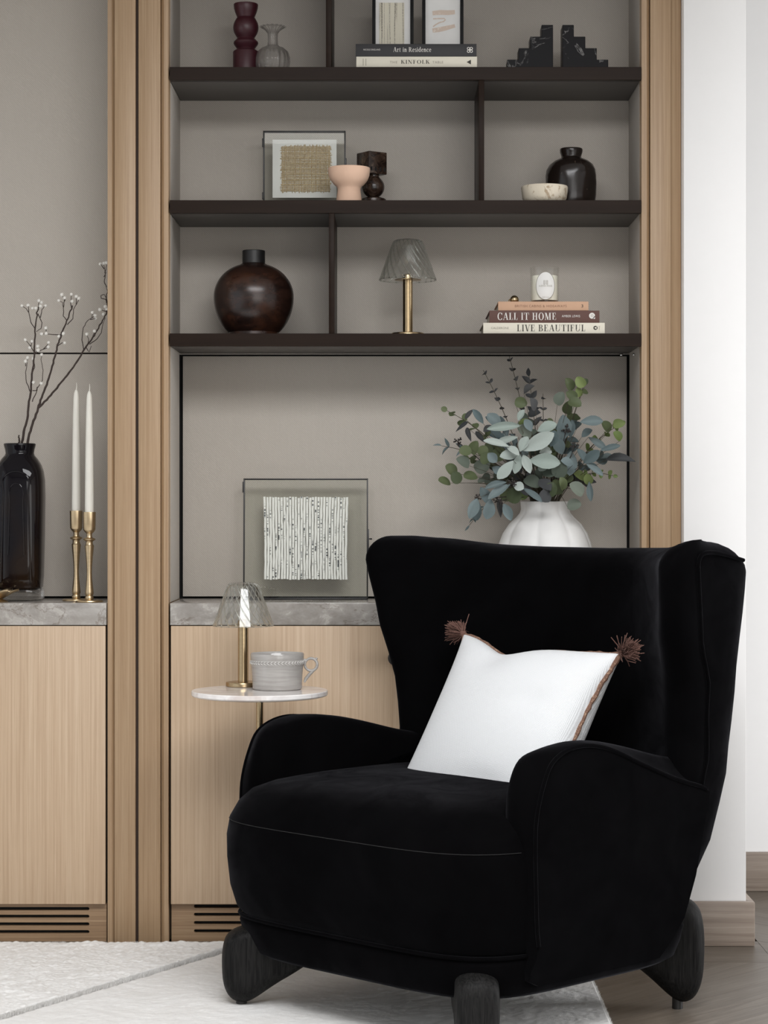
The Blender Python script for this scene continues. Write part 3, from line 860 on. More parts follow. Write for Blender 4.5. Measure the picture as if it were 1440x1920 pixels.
# ------------------------------------------------------------------ lettering
def serif_glyph(c):
    """high-contrast capital, cap height 1: list of polygons and its advance"""
    P = []; T, t, S = .17, .045, .10
    def vert(x, w, s0=True, s1=True):
        P.append([(x, 0), (x + w, 0), (x + w, 1), (x, 1)])
        if s0: P.append([(x - S, 0), (x + w + S, 0), (x + w + S, t), (x - S, t)])
        if s1: P.append([(x - S, 1 - t), (x + w + S, 1 - t), (x + w + S, 1), (x - S, 1)])
    def bar(x0, x1, y): P.append([(x0, y), (x1, y), (x1, y + t), (x0, y + t)])
    def tick(x, y0, y1): P.append([(x - t, y0), (x, y0), (x, y1), (x - t, y1)])
    def diag(x0, y0, x1, y1, w): P.append([(x0, y0), (x0 + w, y0), (x1 + w, y1), (x1, y1)])
    def arc(cx, cy, rx, ry, a0, a1, thick, thin, n=18):
        for k in range(n):
            q = []
            for a, inner in ((a0 + (a1 - a0) * k / n, 0), (a0 + (a1 - a0) * (k + 1) / n, 0), (a0 + (a1 - a0) * (k + 1) / n, 1), (a0 + (a1 - a0) * k / n, 1)):
                q.append((cx + (rx - inner * thick) * math.cos(a), cy + (ry - inner * thin) * math.sin(a)))
            P.append(q)
    w = .6
    if c == 'I': vert(.12, T); w = .42
    elif c == 'L': vert(.12, T); bar(.2, .62, 0); tick(.62, 0, .3); w = .70
    elif c == 'V': diag(.42 - T / 2, 0, .08, 1, T); diag(.44, 0, .72, 1, t * 1.2); bar(0, .36, 1 - t); bar(.6, .86, 1 - t); w = .84
    elif c in 'EF':
        vert(.12, T, True, False); bar(.02, .62, 1 - t); bar(.2, .48, .5); tick(.62, .72, 1); tick(.48, .40, .64); w = .72
        if c == 'E': bar(.02, .66, 0); tick(.66, 0, .3); w = .76
    elif c == 'A': diag(.06, 0, .40, 1, t * 1.2); diag(.62, 0, .36, 1, T); bar(.18, .66, .32); bar(-.03, .2, 0); bar(.54, .88, 0); w = .88
    elif c == 'H': vert(.12, T); vert(.62, T); bar(.2, .7, .5); w = .94
    elif c == 'N': vert(.12, t * 1.2); diag(.62, 0, .12, 1, T); vert(.76, t * 1.2, False, True); w = .96
    elif c == 'K': vert(.12, T); diag(.24, .42, .66, 1, t * 1.4); diag(.60, 0, .34, .56, T); bar(.52, .86, 0); bar(.54, .78, 1 - t); w = .86
    elif c == 'M': vert(.12, t * 1.2); diag(.46, 0, .14, 1, T); diag(.50, 0, .80, 1, t * 1.2); vert(.80, T); w = 1.12
    elif c == 'T': vert(.34, T, True, False); bar(.03, .82, 1 - t); tick(.03 + t, .7, 1); tick(.82, .7, 1); w = .86
    elif c == 'U':
        P.append([(.12, .3), (.12 + T, .3), (.12 + T, 1), (.12, 1)]); P.append([(.70, .3), (.70 + t, .3), (.70 + t, 1), (.70, 1)])
        bar(.02, .39, 1 - t); bar(.6, .86, 1 - t); arc(.4325, .31, .3125, .33, PI, 2 * PI, (T + t) / 2, t); w = .9
    elif c == 'B':
        vert(.12, T); bar(.2, .44, .5); bar(.2, .44, 0); bar(.2, .44, 1 - t)
        arc(.42, .76, .24, .24, -PI / 2, PI / 2, T * .9, t); arc(.44, .2625, .28, .2625, -PI / 2, PI / 2, T, t); w = .80
    elif c == 'O': arc(.46, .5, .42, .52, 0, 2 * PI, T, t, 36); w = .94
    elif c == 'C': arc(.46, .5, .42, .52, .18 * PI, 1.80 * PI, T * .95, t, 32); tick(.80, .66, .96); w = .86
    elif c == 'R': vert(.12, T); bar(.2, .44, .48); bar(.2, .44, 1 - t); arc(.42, .74, .26, .26, -PI / 2, PI / 2, T, t); diag(.66, 0, .36, .52, T); bar(.6, .92, 0); w = .90
    elif c == 'i':
        P.append([(.10, 0), (.24, 0), (.24, .66), (.10, .66)]); bar(.02, .32, 0); bar(.02, .12, .62); arc(.17, .86, .085, .085, 0, 2 * PI, .085, .085, 10); w = .34
    elif c in 'rn':
        P.append([(.10, 0), (.24, 0), (.24, .66), (.10, .66)]); bar(.01, .34, 0); bar(.01, .12, .62)
        if c == 'r': arc(.36, .46, .15, .20, PI * .25, PI * .95, .09, .06); arc(.44, .58, .06, .07, 0, 2 * PI, .06, .07, 10); w = .50
        else:
            arc(.40, .42, .20, .24, 0, PI, .13, .07); P.append([(.46, 0), (.60, 0), (.60, .44), (.46, .44)]); bar(.38, .68, 0); w = .68
    elif c == 't': P.append([(.12, .12), (.25, .12), (.25, .88), (.12, .70)]); bar(.02, .40, .62); arc(.28, .14, .16, .14, PI, 1.8 * PI, .13, .06); w = .44
    elif c in 'ec':
        arc(.31, .33, .27, .35, (.02 if c == 'e' else .22) * PI, 1.80 * PI, .14, t * 1.2, 22)
        if c == 'e': bar(.10, .56, .36)
        else: arc(.48, .52, .06, .07, 0, 2 * PI, .06, .07, 10)
        w = .58
    elif c == 's': arc(.24, .50, .17, .18, .15 * PI, 1.5 * PI, .10, .06); arc(.25, .18, .19, .20, -.9 * PI, .5 * PI, .11, .06); w = .46
    elif c == 'd': arc(.30, .33, .26, .35, .1 * PI, 1.9 * PI, .14, t * 1.2, 22); P.append([(.44, 0), (.58, 0), (.58, 1.05), (.44, 1.05)]); bar(.34, .46, 1.0); bar(.56, .66, 0); w = .68
    elif c == ' ': w = .34
    return P, w

def serif_text(s, x0, x1, z0, z1, y):
    """flat capitals filling the box x0..x1, z0..z1 on the plane Y = y, facing the camera"""
    polys = []; x = 0
    for c in s:
        P, w = serif_glyph(c)
        polys += [[(px_ + x, py_) for px_, py_ in q] for q in P]; x += w + .07
    x -= .07
    mb = MB()
    for q in polys:
        mb.add([(x0 + a / x * (x1 - x0), y, z0 + b * (z1 - z0)) for a, b in q], [tuple(range(len(q)))])
    return mb

def sans_text(s, x0, x1, z0, z1, y, spacing=1.0):
    cu_ = bpy.data.curves.new('lettering', 'FONT'); cu_.body = s; cu_.size = 1; cu_.resolution_u = 3; cu_.space_character = spacing
    o = bpy.data.objects.new('lettering_source', cu_); COL.objects.link(o)
    dg = bpy.context.evaluated_depsgraph_get()
    m = bpy.data.meshes.new_from_object(o.evaluated_get(dg))
    vs = np.array([v.co[:] for v in m.vertices]); fs = [tuple(p.vertices) for p in m.polygons]
    bpy.data.objects.remove(o); bpy.data.meshes.remove(m); bpy.data.curves.remove(cu_)
    mn, mx_ = vs.min(0), vs.max(0)
    mb = MB()
    mb.add([(x0 + (p[0] - mn[0]) / (mx_[0] - mn[0]) * (x1 - x0), y, z0 + (p[1] - mn[1]) / (mx_[1] - mn[1]) * (z1 - z0)) for p in vs], fs)
    return mb

def disc(cx, cz, r, y, n=24, rx=None):
    rx = rx or r
    return [(cx + rx * math.cos(2 * PI * k / n), y, cz + r * math.sin(2 * PI * k / n)) for k in range(n)]

# ------------------------------------------------------------------ books
INK_W = plain('white_ink', srgb(226, 222, 216), .7); INK_D = plain('dark_ink', srgb(62, 58, 52), .7); INK_G = plain('grey_ink', srgb(150, 144, 132), .7); INK_BR = plain('brown_ink', srgb(132, 96, 74), .7)
def book(name_label, pxa, pxb, z0, z1, yf, depth, mat):
    s = sc_at(yf); xa, xb = (pxa - PX) / s, (pxb - PX) / s
    t = thing('book', name_label, 'book', ((xa + xb) / 2, yf + depth / 2, z0))
    w = .0026
    mb = MB().box(xa, xb, yf, yf + w, z0, z1, .0008)
    mb.box(xa, xb, yf + w * .8, yf + depth, z0, z0 + w, .0006).box(xa, xb, yf + w * .8, yf + depth, z1 - w, z1, .0006)
    mb.build('cover', mat, t, True)
    MB().box(xa + .004, xb - .004, yf + w, yf + depth - .004, z0 + w, z1 - w).build('pages', PAGES, t, True)
    return t, s
def zz(y, s): return CZ - (y - PY) / s
def xx(x, s): return (x - PX) / s
BKCREAM = plain('cream_cloth', srgb(222, 216, 200), .7); BKBLACK = plain('black_cloth', srgb(42, 41, 43), .6)
BKTAN = plain('tan_cloth', srgb(198, 160, 132), .7); BKBROWN = plain('brown_cloth', srgb(92, 62, 54), .65)

yf = .010
zt = zz(106, sc_at(yf))
t, s = book('cream book lying on the top shelf beneath the black book', 668, 894.5, S1 + .0004, zt, yf, .24, BKCREAM)
serif_text('KINFOLK', xx(751.5, s), xx(806, s), zz(119.5, s), zz(112.5, s), yf - .0004).build('lettering', INK_D, t, True, ang=0)
sans_text('THE', xx(731, s), xx(745, s), zz(119, s), zz(114.5, s), yf - .0004, 1.2).build('lettering', INK_G, t, True, ang=0)
sans_text('TABLE', xx(811, s), xx(831, s), zz(119, s), zz(114.5, s), yf - .0004, 1.2).build('lettering', INK_G, t, True, ang=0)
MB().add([(xx(875, s), yf - .0004, zz(116.5, s)), (xx(883, s), yf - .0004, zz(121, s)), (xx(883, s), yf - .0004, zz(112, s))], [(0, 1, 2)]).build('publisher_mark', INK_D, t, True, ang=0)
mb = MB()
for k in range(2): mb.add([(xx(680.5 + 5 * k, s), yf - .0004, zz(y0_, s)) for y0_ in (123, 110)] + [(xx(681.5 + 5 * k, s), yf - .0004, zz(y0_, s)) for y0_ in (110, 123)], [(0, 1, 2, 3)])
mb.build('spine_rule', INK_G, t, True, ang=0)
zt2 = zz(82.3, s)
t, s = book('black book on the top shelf carrying two small picture frames', 667, 893.5, zt + .0004, zt2, yf, .235, BKBLACK)
serif_text('Art in Residence', xx(737.5, s), xx(808.5, s), zz(97.3, s), zz(88.4, s), yf - .0004).build('lettering', INK_W, t, True, ang=0)
sans_text('NICOLE ENGLAND', xx(681.5, s), xx(713, s), zz(94.6, s), zz(91.6, s), yf - .0004, 1.2).build('lettering', INK_W, t, True, ang=0)
mb = MB(); c = (xx(881, s), zz(93.5, s)); e = 2.6 / s
for dx, dz in ((-1, -1), (1, -1), (-1, 1), (1, 1)):
    mb.tube([(c[0] + dx * e + 2.3 / s * math.cos(2 * PI * k / 14), yf - .0003, c[1] + dz * e + 2.3 / s * math.sin(2 * PI * k / 14)) for k in range(14)], .0009, 4, True)
mb.box(c[0] - 1.6 / s, c[0] + 1.6 / s, yf - .0006, yf - .0002, c[1] - 1.6 / s, c[1] + 1.6 / s)
mb.build('publisher_mark', INK_W, t, True, ang=0)
TOPBLACK = zt2

z1 = zz(605.2, sc_at(.010))
t, s = book('cream book at the bottom of the stack under the glass candle', 906, 1134, S3 + .0004, z1, .010, .235, BKCREAM)
serif_text('LIVE BEAUTIFUL', xx(969, s), xx(1098, s), zz(621.2, s), zz(608.8, s), .0096).build('lettering', INK_D, t, True, ang=0)
sans_text('CALDERONE', xx(921, s), xx(954, s), zz(617, s), zz(613, s), .0096).build('lettering', INK_G, t, True, ang=0)
MB().add(disc(xx(1116.5, s), zz(614.8, s), 3.9 / s, .0096), [tuple(range(24))]).build('publisher_mark', INK_D, t, True, ang=0)
MB().add([(xx(1114, s), .0093, zz(614.8, s)), (xx(1118.4, s), .0093, zz(617.3, s)), (xx(1118.4, s), .0093, zz(612.3, s))], [(0, 1, 2)]).build('publisher_mark', BKCREAM, t, True, ang=0)
sans_text('ABRAMS', xx(1123, s), xx(1124.6, s), zz(619, s), zz(611, s), .0096).build('spine_rule', INK_G, t, True, ang=0)
z2 = zz(582.3, sc_at(.014))
t, s = book('dark brown book with white lettering in the middle of the candle stack', 917.5, 1124, z1 + .0004, z2, .014, .225, BKBROWN)
serif_text('CALL IT HOME', xx(932.5, s), xx(1043.5, s), zz(600, s), zz(586.3, s), .0136).build('lettering', INK_W, t, True, ang=0)
sans_text('AMBER LEWIS', xx(1053.5, s), xx(1087.5, s), zz(594.8, s), zz(590.6, s), .0136, 1.15).build('lettering', INK_W, t, True, ang=0)
mb = MB().add(disc(xx(1110, s), zz(592, s), 5.6 / s, .0136), [tuple(range(24))])
mb.add([(xx(1111, s), .0136, zz(597.4, s)), (xx(1115.8, s), .0136, zz(598, s)), (xx(1115.3, s), .0136, zz(592, s))], [(0, 1, 2)])
mb.build('publisher_mark', INK_W, t, True, ang=0)
mb = MB()
for a in range(5): mb.ball((xx(1110, s) + 2 / s * math.cos(a * 1.257), .0135, zz(592, s) + 2 / s * math.sin(a * 1.257)), .0009, 6, 4, (1, .2, 1))
mb.build('publisher_mark', BKBROWN, t, True, ang=0)
z3 = zz(565.3, sc_at(.018))
t, s = book('tan book on top of the stack directly under the glass candle', 934, 1103.5, z2 + .0004, z3, .018, .215, BKTAN)
sans_text('BRITISH CABINS & HIDEAWAYS', xx(965.5, s), xx(1062.5, s), zz(576.2, s), zz(571.6, s), .0176, 1.15).build('lettering', INK_BR, t, True, ang=0)
sans_text('3', xx(1090, s), xx(1093.5, s), zz(576.6, s), zz(571, s), .0176).build('publisher_mark', INK_D, t, True, ang=0)

# candle in a glass on the books
Yc = .085; s = sc_at(Yc); cx = xx(1021, s); zb = z3 + .0004; ztop = zz(501.5, s); R = 27.3 / s
t = thing('glass_candle', 'ivory candle in a clear glass with oval white label on the books', 'candle', (cx, Yc, zb))
H = ztop - zb
MB().lathe([(R - .003, 0), (R, .003), (R, H - .001), (R - .001, H), (R - .0022, H - .001), (R - .0022, .007), (.001, .006)], 40, cap1=False).build('jar', JARG, t)
wx = MB().lathe([(R - .0034, .0075), (R - .0034, H - .0225), (.003, H - .025)], 40).build('wax', plain('ivory_wax', srgb(240, 237, 222), .4), t)
MB().tube([(0, 0, H - .026), (.001, 0, H - .014)], .0009, 5).build('wick', INK_D, wx)
def on_cyl(a, z, r): return (r * math.sin(a), -r * math.cos(a), z)
zc_ = zz(538.3, s) - zb; oa, ob = 18.4 / s / R, 26.2 / s
def oval(f, r, n=40): return [on_cyl(oa * f * math.cos(2 * PI * k / n), zc_ + ob * f * math.sin(2 * PI * k / n), r) for k in range(n)]
mb = MB(); rs = [oval(f, R + .0004) for f in (.02, .3, .6, .8, 1.0)]
mb.loft(rs, True, False)
lb = mb.build('oval_label', PAPER, t, ang=80)
MB().tube(oval(.985, R + .0006), .0006, 4, True).build('label_border', INK_G, lb)
mb = MB()
for k in range(4):
    q = -3.6 + 2.4 * k
    for z0_, z1_, a0_, a1_ in ((10.2, 2.6, q, q + .7), (10.2 - (k * 2.45), 9.5 - k * 2.45, -3.6, 4.3)):
        mb.add([on_cyl(a / s / R, zc_ + z / s - .3 / s, R + .0007) for a, z in ((a0_, z0_), (a1_, z0_), (a1_, z1_), (a0_, z1_))], [(0, 1, 2, 3)])
mb.build('label_emblem', INK_G, lb, ang=0)
tm = sans_text('AUDREA HOUSE', -12.5 / s, 12.5 / s, zc_ - 1.9 / s, zc_ + 1.2 / s, 0, 1.1)
tm.v = [on_cyl(p[0] / R, p[2], R + .0007) for p in tm.v]; tm.build('lettering', INK_G, lb, ang=0)
tm = sans_text('SCENTED CANDLE', -7 / s, 7 / s, zc_ - 22.5 / s, zc_ - 20.8 / s, 0, 1.1)
tm.v = [on_cyl(p[0] / R, p[2], R + .0007) for p in tm.v]; tm.build('lettering', INK_G, lb, ang=0)
# little brass piece behind the book's edge
Yb = .10; s = sc_at(Yb)
t = thing('brass_ornament', 'tiny round brass ornament on the tan book left of the candle', 'ornament', (xx(964.5, s), Yb, z3 + .0004))
MB().ball((0, 0, .0115), .0115, 18, 12, (1, 1, 1)).build('body', BRASS, t)
MB().tube([(-.009 + .006 * math.cos(k * PI / 5), -.004, .007 + .006 * math.sin(k * PI / 5)) for k in range(10)], .0018, 6, True).build('ring', BRASS, t)

# ------------------------------------------------------------------ top shelf
Y = .12; s = sc_at(Y); zb = S1 + .0004; yb = PY - (zb - CZ) * s
def prof_px(rows): return [(r / s, (yb - y) / s) for r, y in rows]
t = MB().lathe(prof_px([(.2, yb), (24.3, yb), (24.3, 98.5), (23.5, 96.8), (17.2, 92.6), (16.8, 91.5), (22, 84.5), (23.2, 81.5), (22.6, 78.6), (16.6, 72.6), (16.2, 71.4)] +
        [(16.2 + 7.6 * math.sin(PI * k / 12) ** .8, 70.5 - 37 * k / 12) for k in range(1, 12)] +
        [(16.4, 33), (16.8, 31.5), (20, 24), (22.2, 16), (23, 9.5), (22.4, 8), (19, 8), (17, 14), (.2, 16)]), 48).build('candle_holder', plain('burgundy_lacquer', srgb(62, 24, 32), .38), ang=30)
t.location = (xx(461, s), Y, zb)
tag(t, 'turned burgundy wooden candle holder on the top shelf', 'candle holder')
Y = .10; s = sc_at(Y); yb = PY - (zb - CZ) * s
ribs = lambda th, z: 1 + .035 * math.cos(16 * th)
def flare(th, z):
    k = max(0, (z - (yb - 62) / s) / (12 / s)); return 1 + (.03 + .12 * k) * math.cos(16 * th)
prof = [(.3, yb), (18, yb), (24, yb - 3), (30, 128), (31.7, 117), (31.4, 108), (28, 97), (20, 90), (12.5, 87.5), (10, 84), (9.4, 78), (9.2, 70), (9.8, 63), (13, 57.5), (18, 53), (23, 50)]
t = thing('bud_vase', 'ribbed clear glass bud vase with flared rim beside the burgundy holder', 'vase', (xx(511.5, s), Y, zb))
P_ = prof_px(prof); thick = [(max(.0004, r - .0022), z + (.003 if i < 3 else 0)) for i, (r, z) in enumerate(P_)]
MB().lathe(P_ + thick[::-1], 96, mod=lambda th, z: flare(th, z) if z > (yb - 63) / s else ribs(th, z)).build('body', m_glass('ribbed_bud_glass', (.985, .985, .985, 1), 0, .6), t, ang=60)

BFRAME = plain('black_picture_frame', (.007, .007, .007, 1), .5)
BFRAME.node_tree.nodes['Principled BSDF'].inputs['Specular IOR Level'].default_value = .15
def photo_frame(pa, pb, label):
    Y = .11; s = sc_at(Y); xa, xb = xx(pa, s), xx(pb, s); z0 = TOPBLACK + .0004; z1 = z0 + .155; b = 6.2 / s
    t = thing('picture_frame', label, 'picture frame', ((xa + xb) / 2, Y, z0))
    MB().box(xa, xa + b, Y - .006, Y + .008, z0, z1, .0008).box(xb - b, xb, Y - .006, Y + .008, z0, z1, .0008).box(xa + b, xb - b, Y - .006, Y + .008, z0, z0 + b, .0008).box(xa + b, xb - b, Y - .006, Y + .008, z1 - b, z1, .0008).build('frame', BFRAME, t, True)
    MB().box(xa + b, xb - b, Y + .002, Y + .006, z0 + b, z1 - b).build('mat', PAPER, t, True)
    MB().box(xa + .02, xb - .02, Y + .0085, Y + .040, z0, z0 + .004).box(xa + .03, xb - .03, Y + .009, Y + .012, z0, z1 - .03).build('easel_back', BFRAME, t, True)
    return t, s, Y, z0
t, s, Y, z0 = photo_frame(698, 775.5, 'left small black picture frame with striped cream weave on the books')
def m_stripe():
    q = NT('striped_weave'); tc = q.n('ShaderNodeTexCoord'); sp = q.n('ShaderNodeSeparateXYZ'); q.l(tc.outputs['Object'], sp.inputs[0])
    st = q.noise(q.coord((330, 1, 4)), 1, 2); f = q.noise(q.coord((900, 1, 420)), 1, 2)
    k = q.math('MULTIPLY', q.ramp(st, [(.56, (0, 0, 0, 1)), (.62, (1, 1, 1, 1))]), q.ramp(f, [(.40, (0, 0, 0, 1)), (.52, (1, 1, 1, 1))]))
    c = q.mix(k, q.mix(f, srgb(206, 200, 180), srgb(228, 222, 206)), srgb(104, 98, 88)); q.col(c); q.set(Roughness=.9); return q.m
MB().box(xx(711, s), xx(758, s), Y + .0005, Y + .002, zz(92, s), zz(5, s)).build('woven_art', m_stripe(), t, True)
t, s, Y, z0 = photo_frame(791.5, 869, 'right small black picture frame with tan brush strokes on the books')
def ribbon(pts, w):
    mb = MB(); L = []
    for i, (a, b) in enumerate(pts):
        p0, p1 = pts[max(i - 1, 0)], pts[min(i + 1, len(pts) - 1)]; d = Vector((p1[0] - p0[0], p1[1] - p0[1])).normalized(); ww = w[i] / 2
        L.append(((xx(a - d.y * ww, s), Y + .0016, zz(b + d.x * ww, s)), (xx(a + d.y * ww, s), Y + .0016, zz(b - d.x * ww, s))))
    mb.add([q for pr in L for q in pr], [(2 * i, 2 * i + 1, 2 * i + 3, 2 * i + 2) for i in range(len(L) - 1)])
    return mb
STROKE = m_speckle('tan_wash', srgb(206, 186, 170), srgb(220, 204, 190), srgb(228, 216, 204), 120, .8, .55)
for pts, w in (([(811, 24.5), (826, 23), (840, 23.5), (853, 22.5)], [8, 9, 9, 8]), ([(812, 35), (824, 34.6), (833, 34.5), (835, 37), (832, 40), (824, 42), (817, 46), (812, 50)], [2.4] * 8),
               ([(811, 57), (822, 55.5), (834, 53), (846, 50), (853, 48)], [8, 9, 8.5, 7, 6.5])):
    ribbon(pts, w).build('brush_stroke', STROKE, t, True, ang=0)

Y = .10; s = sc_at(Y)
u = 21.4 / s
for pa, sg, lab in ((949.8, 1, 'left black marble stair-step bookend rising to the right'), (1138.4, -1, 'right black marble stair-step bookend rising to the left')):
    hs = [.0318, .0612, .0906, .1205]
    poly = [(0, 0), (4 * u, 0)] + [p for k in range(3, -1, -1) for p in (((k + 1) * u, hs[k]), (k * u, hs[k]))]
    poly = [(sg * a, b) for a, b in poly]
    o = MB().prism_xz(poly, -.03, .03).build('bookend', BMARB, ang=20, bevel=.0012)
    o.location = (xx(pa, s), Y, S1 + .0004); tag(o, lab, 'bookend')

# ------------------------------------------------------------------ second shelf
def glass_frame(pl_, pr_, top, Y, zb, lean, label, hinge):
    s = sc_at(Y); W = (pr_ - pl_) / s; H = zz(top, s) - zb
    t = thing('framed_textile', label, 'picture frame', (xx((pl_ + pr_) / 2, s), Y, zb))
    t.rotation_euler = (-lean, 0, 0)
    b = .0035
    for dy in (-.005, .005):
        MB().box(-W / 2, -W / 2 + b, dy - .0022, dy + .0022, 0, H, .0006).box(W / 2 - b, W / 2, dy - .0022, dy + .0022, 0, H, .0006).box(-W / 2, W / 2, dy - .0022, dy + .0022, 0, b, .0006).box(-W / 2, W / 2, dy - .0022, dy + .0022, H - b, H, .0006).build('metal_frame', IRON, t)
        MB().box(-W / 2 + b, W / 2 - b, dy - .0008, dy + .0008, b, H - b).build('glass_pane', PANE, t)
    for sx, zf, hl in hinge:
        MB().box(sx * W / 2 - .0025, sx * W / 2 + .0025, -.007, .007, H * zf, H * zf + hl, .0006).build('hinge', IRON, t)
    return t, s, W, H
t, s, W, H = glass_frame(493.5, 648, 246, .20, S2 + .0004, .0, 'glass picture frame holding a burlap square on white paper', [(-1, .80, .022), (-1, .14, .018), (1, .55, .022)])
zc0 = zz(371, s) - S2 ; x0 = xx(511, s) - t.location.x
MB().box(x0, xx(631, s) - t.location.x, .0005, .0018, zc0, zz(262, s) - S2).build('paper', PAPER, t)
def m_burlap():
    q = NT('burlap_thread'); n = q.noise(q.coord(), 240, 3); q.col(q.ramp(n, [(.3, srgb(172, 150, 116)), (.7, srgb(216, 198, 166))])); q.set(Roughness=.9); return q.m
mb = MB(); xa, xb, za, zb_ = xx(527, s) - t.location.x, xx(620, s) - t.location.x, zz(360, s) - S2, zz(273.5, s) - S2
nn = 34
for k in range(nn):
    f = k / (nn - 1)
    x = xa + .003 + (xb - xa - .006) * f; j = lambda: random.gauss(0, .0006)
    mb.tube([(x + j(), -.0006, za + random.uniform(-.003, .002)), (x + j(), -.0006, (za + zb_) / 2), (x + j() + .001, -.0006, zb_ + random.uniform(-.002, .003))], .00105 if k % 3 else .0014, 4)
    z = za + .003 + (zb_ - za - .006) * f
    mb.tube([(xa + random.uniform(-.003, .002), -.0012, z + j()), ((xa + xb) / 2, -.0012, z + j()), (xb + random.uniform(-.002, .004), -.0012, z + j())], .00095 if k % 4 else .0014, 4)
mb.build('burlap_square', m_burlap(), t, ang=0, kind='stuff')

Y = .075; s = sc_at(Y); zb = S2 + .0004; yb = PY - (zb - CZ) * s
o = MB().lathe(prof_px([(.2, yb), (24, yb), (23.5, 372), (22, 362), (21.3, 355), (23, 350.5), (29, 345.5), (35, 338), (38.3, 329), (39.5, 319), (39.3, 315.6), (38.4, 315), (37.2, 316.5), (35.5, 328), (28, 341), (15, 348), (.2, 350)]), 48).build('footed_bowl', m_speckle('blush_ceramic', srgb(218, 180, 154), srgb(228, 194, 170), srgb(208, 168, 142), 300, .75, .68), ang=50)
o.location = (xx(654.5, s), Y, zb); tag(o, 'blush pink footed ceramic bowl in front of the burlap picture', 'bowl')
Y = .17; s = sc_at(Y); yb = PY - (zb - CZ) * s
t = thing('marble_sculpture', 'dark brown marble cube balanced on a sphere on the second shelf', 'sculpture', (xx(700, s), Y, zb))
MB().lathe(prof_px([(.2, yb), (24, yb), (24.5, yb - 3), (24, 374), (20, 372), (14, 370.5), (.2, 370)]), 32).build('base_disc', BRMARB, t)
MB().ball((0, 0, (yb - 351) / s), 21 / s, 28, 18).lathe(prof_px([(12, 333.5), (10.5, 331), (12, 328)]), 24).build('sphere', BRMARB, t, ang=60)
a = 41 / s / 2; mb = MB().box(-a, a, -a, a, (yb - 328.5) / s, (yb - 287) / s, .002)
ca, sa = math.cos(.62), math.sin(.62)
mb.v = [(p[0] * ca - p[1] * sa - 3 / s, p[0] * sa + p[1] * ca, p[2]) for p in mb.v]
mb.build('cube', BRMARB, t)
mb = MB()
for k in range(4):
    q = Vector((-a + a * .25 + a * .5 * k, -a - .0002, (yb - 318) / s))
    L = [(q.x + .0028 * math.cos(th * PI / 8), q.y, q.z + .0036 * math.sin(th * PI / 8)) for th in range(9)] + [(q.x - .0028, q.y, q.z - .007), (q.x + .0028, q.y, q.z - .007)]
    L = [(p[0] * ca - p[1] * sa - 3 / s, p[0] * sa + p[1] * ca, p[2]) for p in L]
    mb.add(L, [tuple(range(11))])
mb.build('inlay', BLACK, t, ang=0)

Y = .165; s = sc_at(Y); yb = PY - (zb - CZ) * s
def lump(th, z):
    return 1 + .03 * math.sin(2 * th + 30 * z) + .018 * math.sin(5 * th + 60 * z) * (1 if z < .12 else .3)
o = MB().lathe(prof_px([(.2, yb), (42, yb), (44, yb - 3), (45, 365), (46, 345), (46.4, 330), (45.5, 319), (41, 309), (32, 302), (24, 298.5), (19.5, 296.5), (19, 293.5), (21.6, 286), (22, 281), (21, 279), (18, 279), (16, 284), (15, 296), (.2, 300)]), 56, mod=lump).build('stoneware_vase', m_speckle('black_brown_glaze', (.008, .006, .005, 1), (.022, .014, .011, 1), srgb(128, 108, 94), 85, .2, .64), ang=60)
o.location = (xx(1071, s), Y, zb); tag(o, 'dark brown glazed vase with drips behind the pale stone bowl', 'vase')
Y = .068; s = sc_at(Y); yb = PY - (zb - CZ) * s
o = MB().lathe(prof_px([(.2, yb), (33, yb), (38, yb - 2.5), (41.5, 372), (43.3, 360), (43.8, 352), (42.8, 350), (40.5, 351), (37, 364), (28, 373), (.2, 375)]), 48).build('stone_bowl', m_speckle('travertine', srgb(206, 194, 172), srgb(222, 212, 194), srgb(170, 150, 124), 60, .6, .54), ang=50)
o.location = (xx(1021, s), Y, zb); tag(o, 'pale travertine bowl on the second shelf at right', 'bowl')

# ------------------------------------------------------------------ third shelf
Y = .14; s = sc_at(Y); zb = S3 + .0004; yb = PY - (zb - CZ) * s
t = thing('round_vase', 'large round dark brown vase with short black neck on third shelf', 'vase', (xx(475.7, s), Y, zb))
rows = [(.2, yb), (46, yb), (49, yb - 1)]
for k in range(1, 24):
    a = -1.02 + (1.34 + 1.02) * k / 24; rows.append((75 * math.cos(a) ** .93, 557 - (63.5 if a > 0 else 84) * math.sin(a)))
rows += [(21.2, 493.8)]
t2 = NT('dark_turned_wood'); n = t2.noise(t2.coord((20, 20, 60)), 1, 4, .6, .8); b_ = t2.noise(t2.coord(), 14, 3)
c = t2.ramp(n, [(.35, srgb(28, 18, 15)), (.7, srgb(52, 33, 26))]); t2.col(t2.mix(t2.math('MULTIPLY', t2.ramp(b_, [(.5, (0, 0, 0, 1)), (.7, (1, 1, 1, 1))]), .5), c, srgb(74, 44, 28))); t2.set(Roughness=.27)
MB().lathe(prof_px(rows), 64).build('body', t2.m, t, ang=60)
MB().lathe(prof_px([(21.3, 495.5), (21.3, 471), (20.5, 470), (17.5, 470), (17, 472), (17, 490), (.2, 491)]), 40).build('neck', plain('black_neck', srgb(26, 25, 25), .45), t)

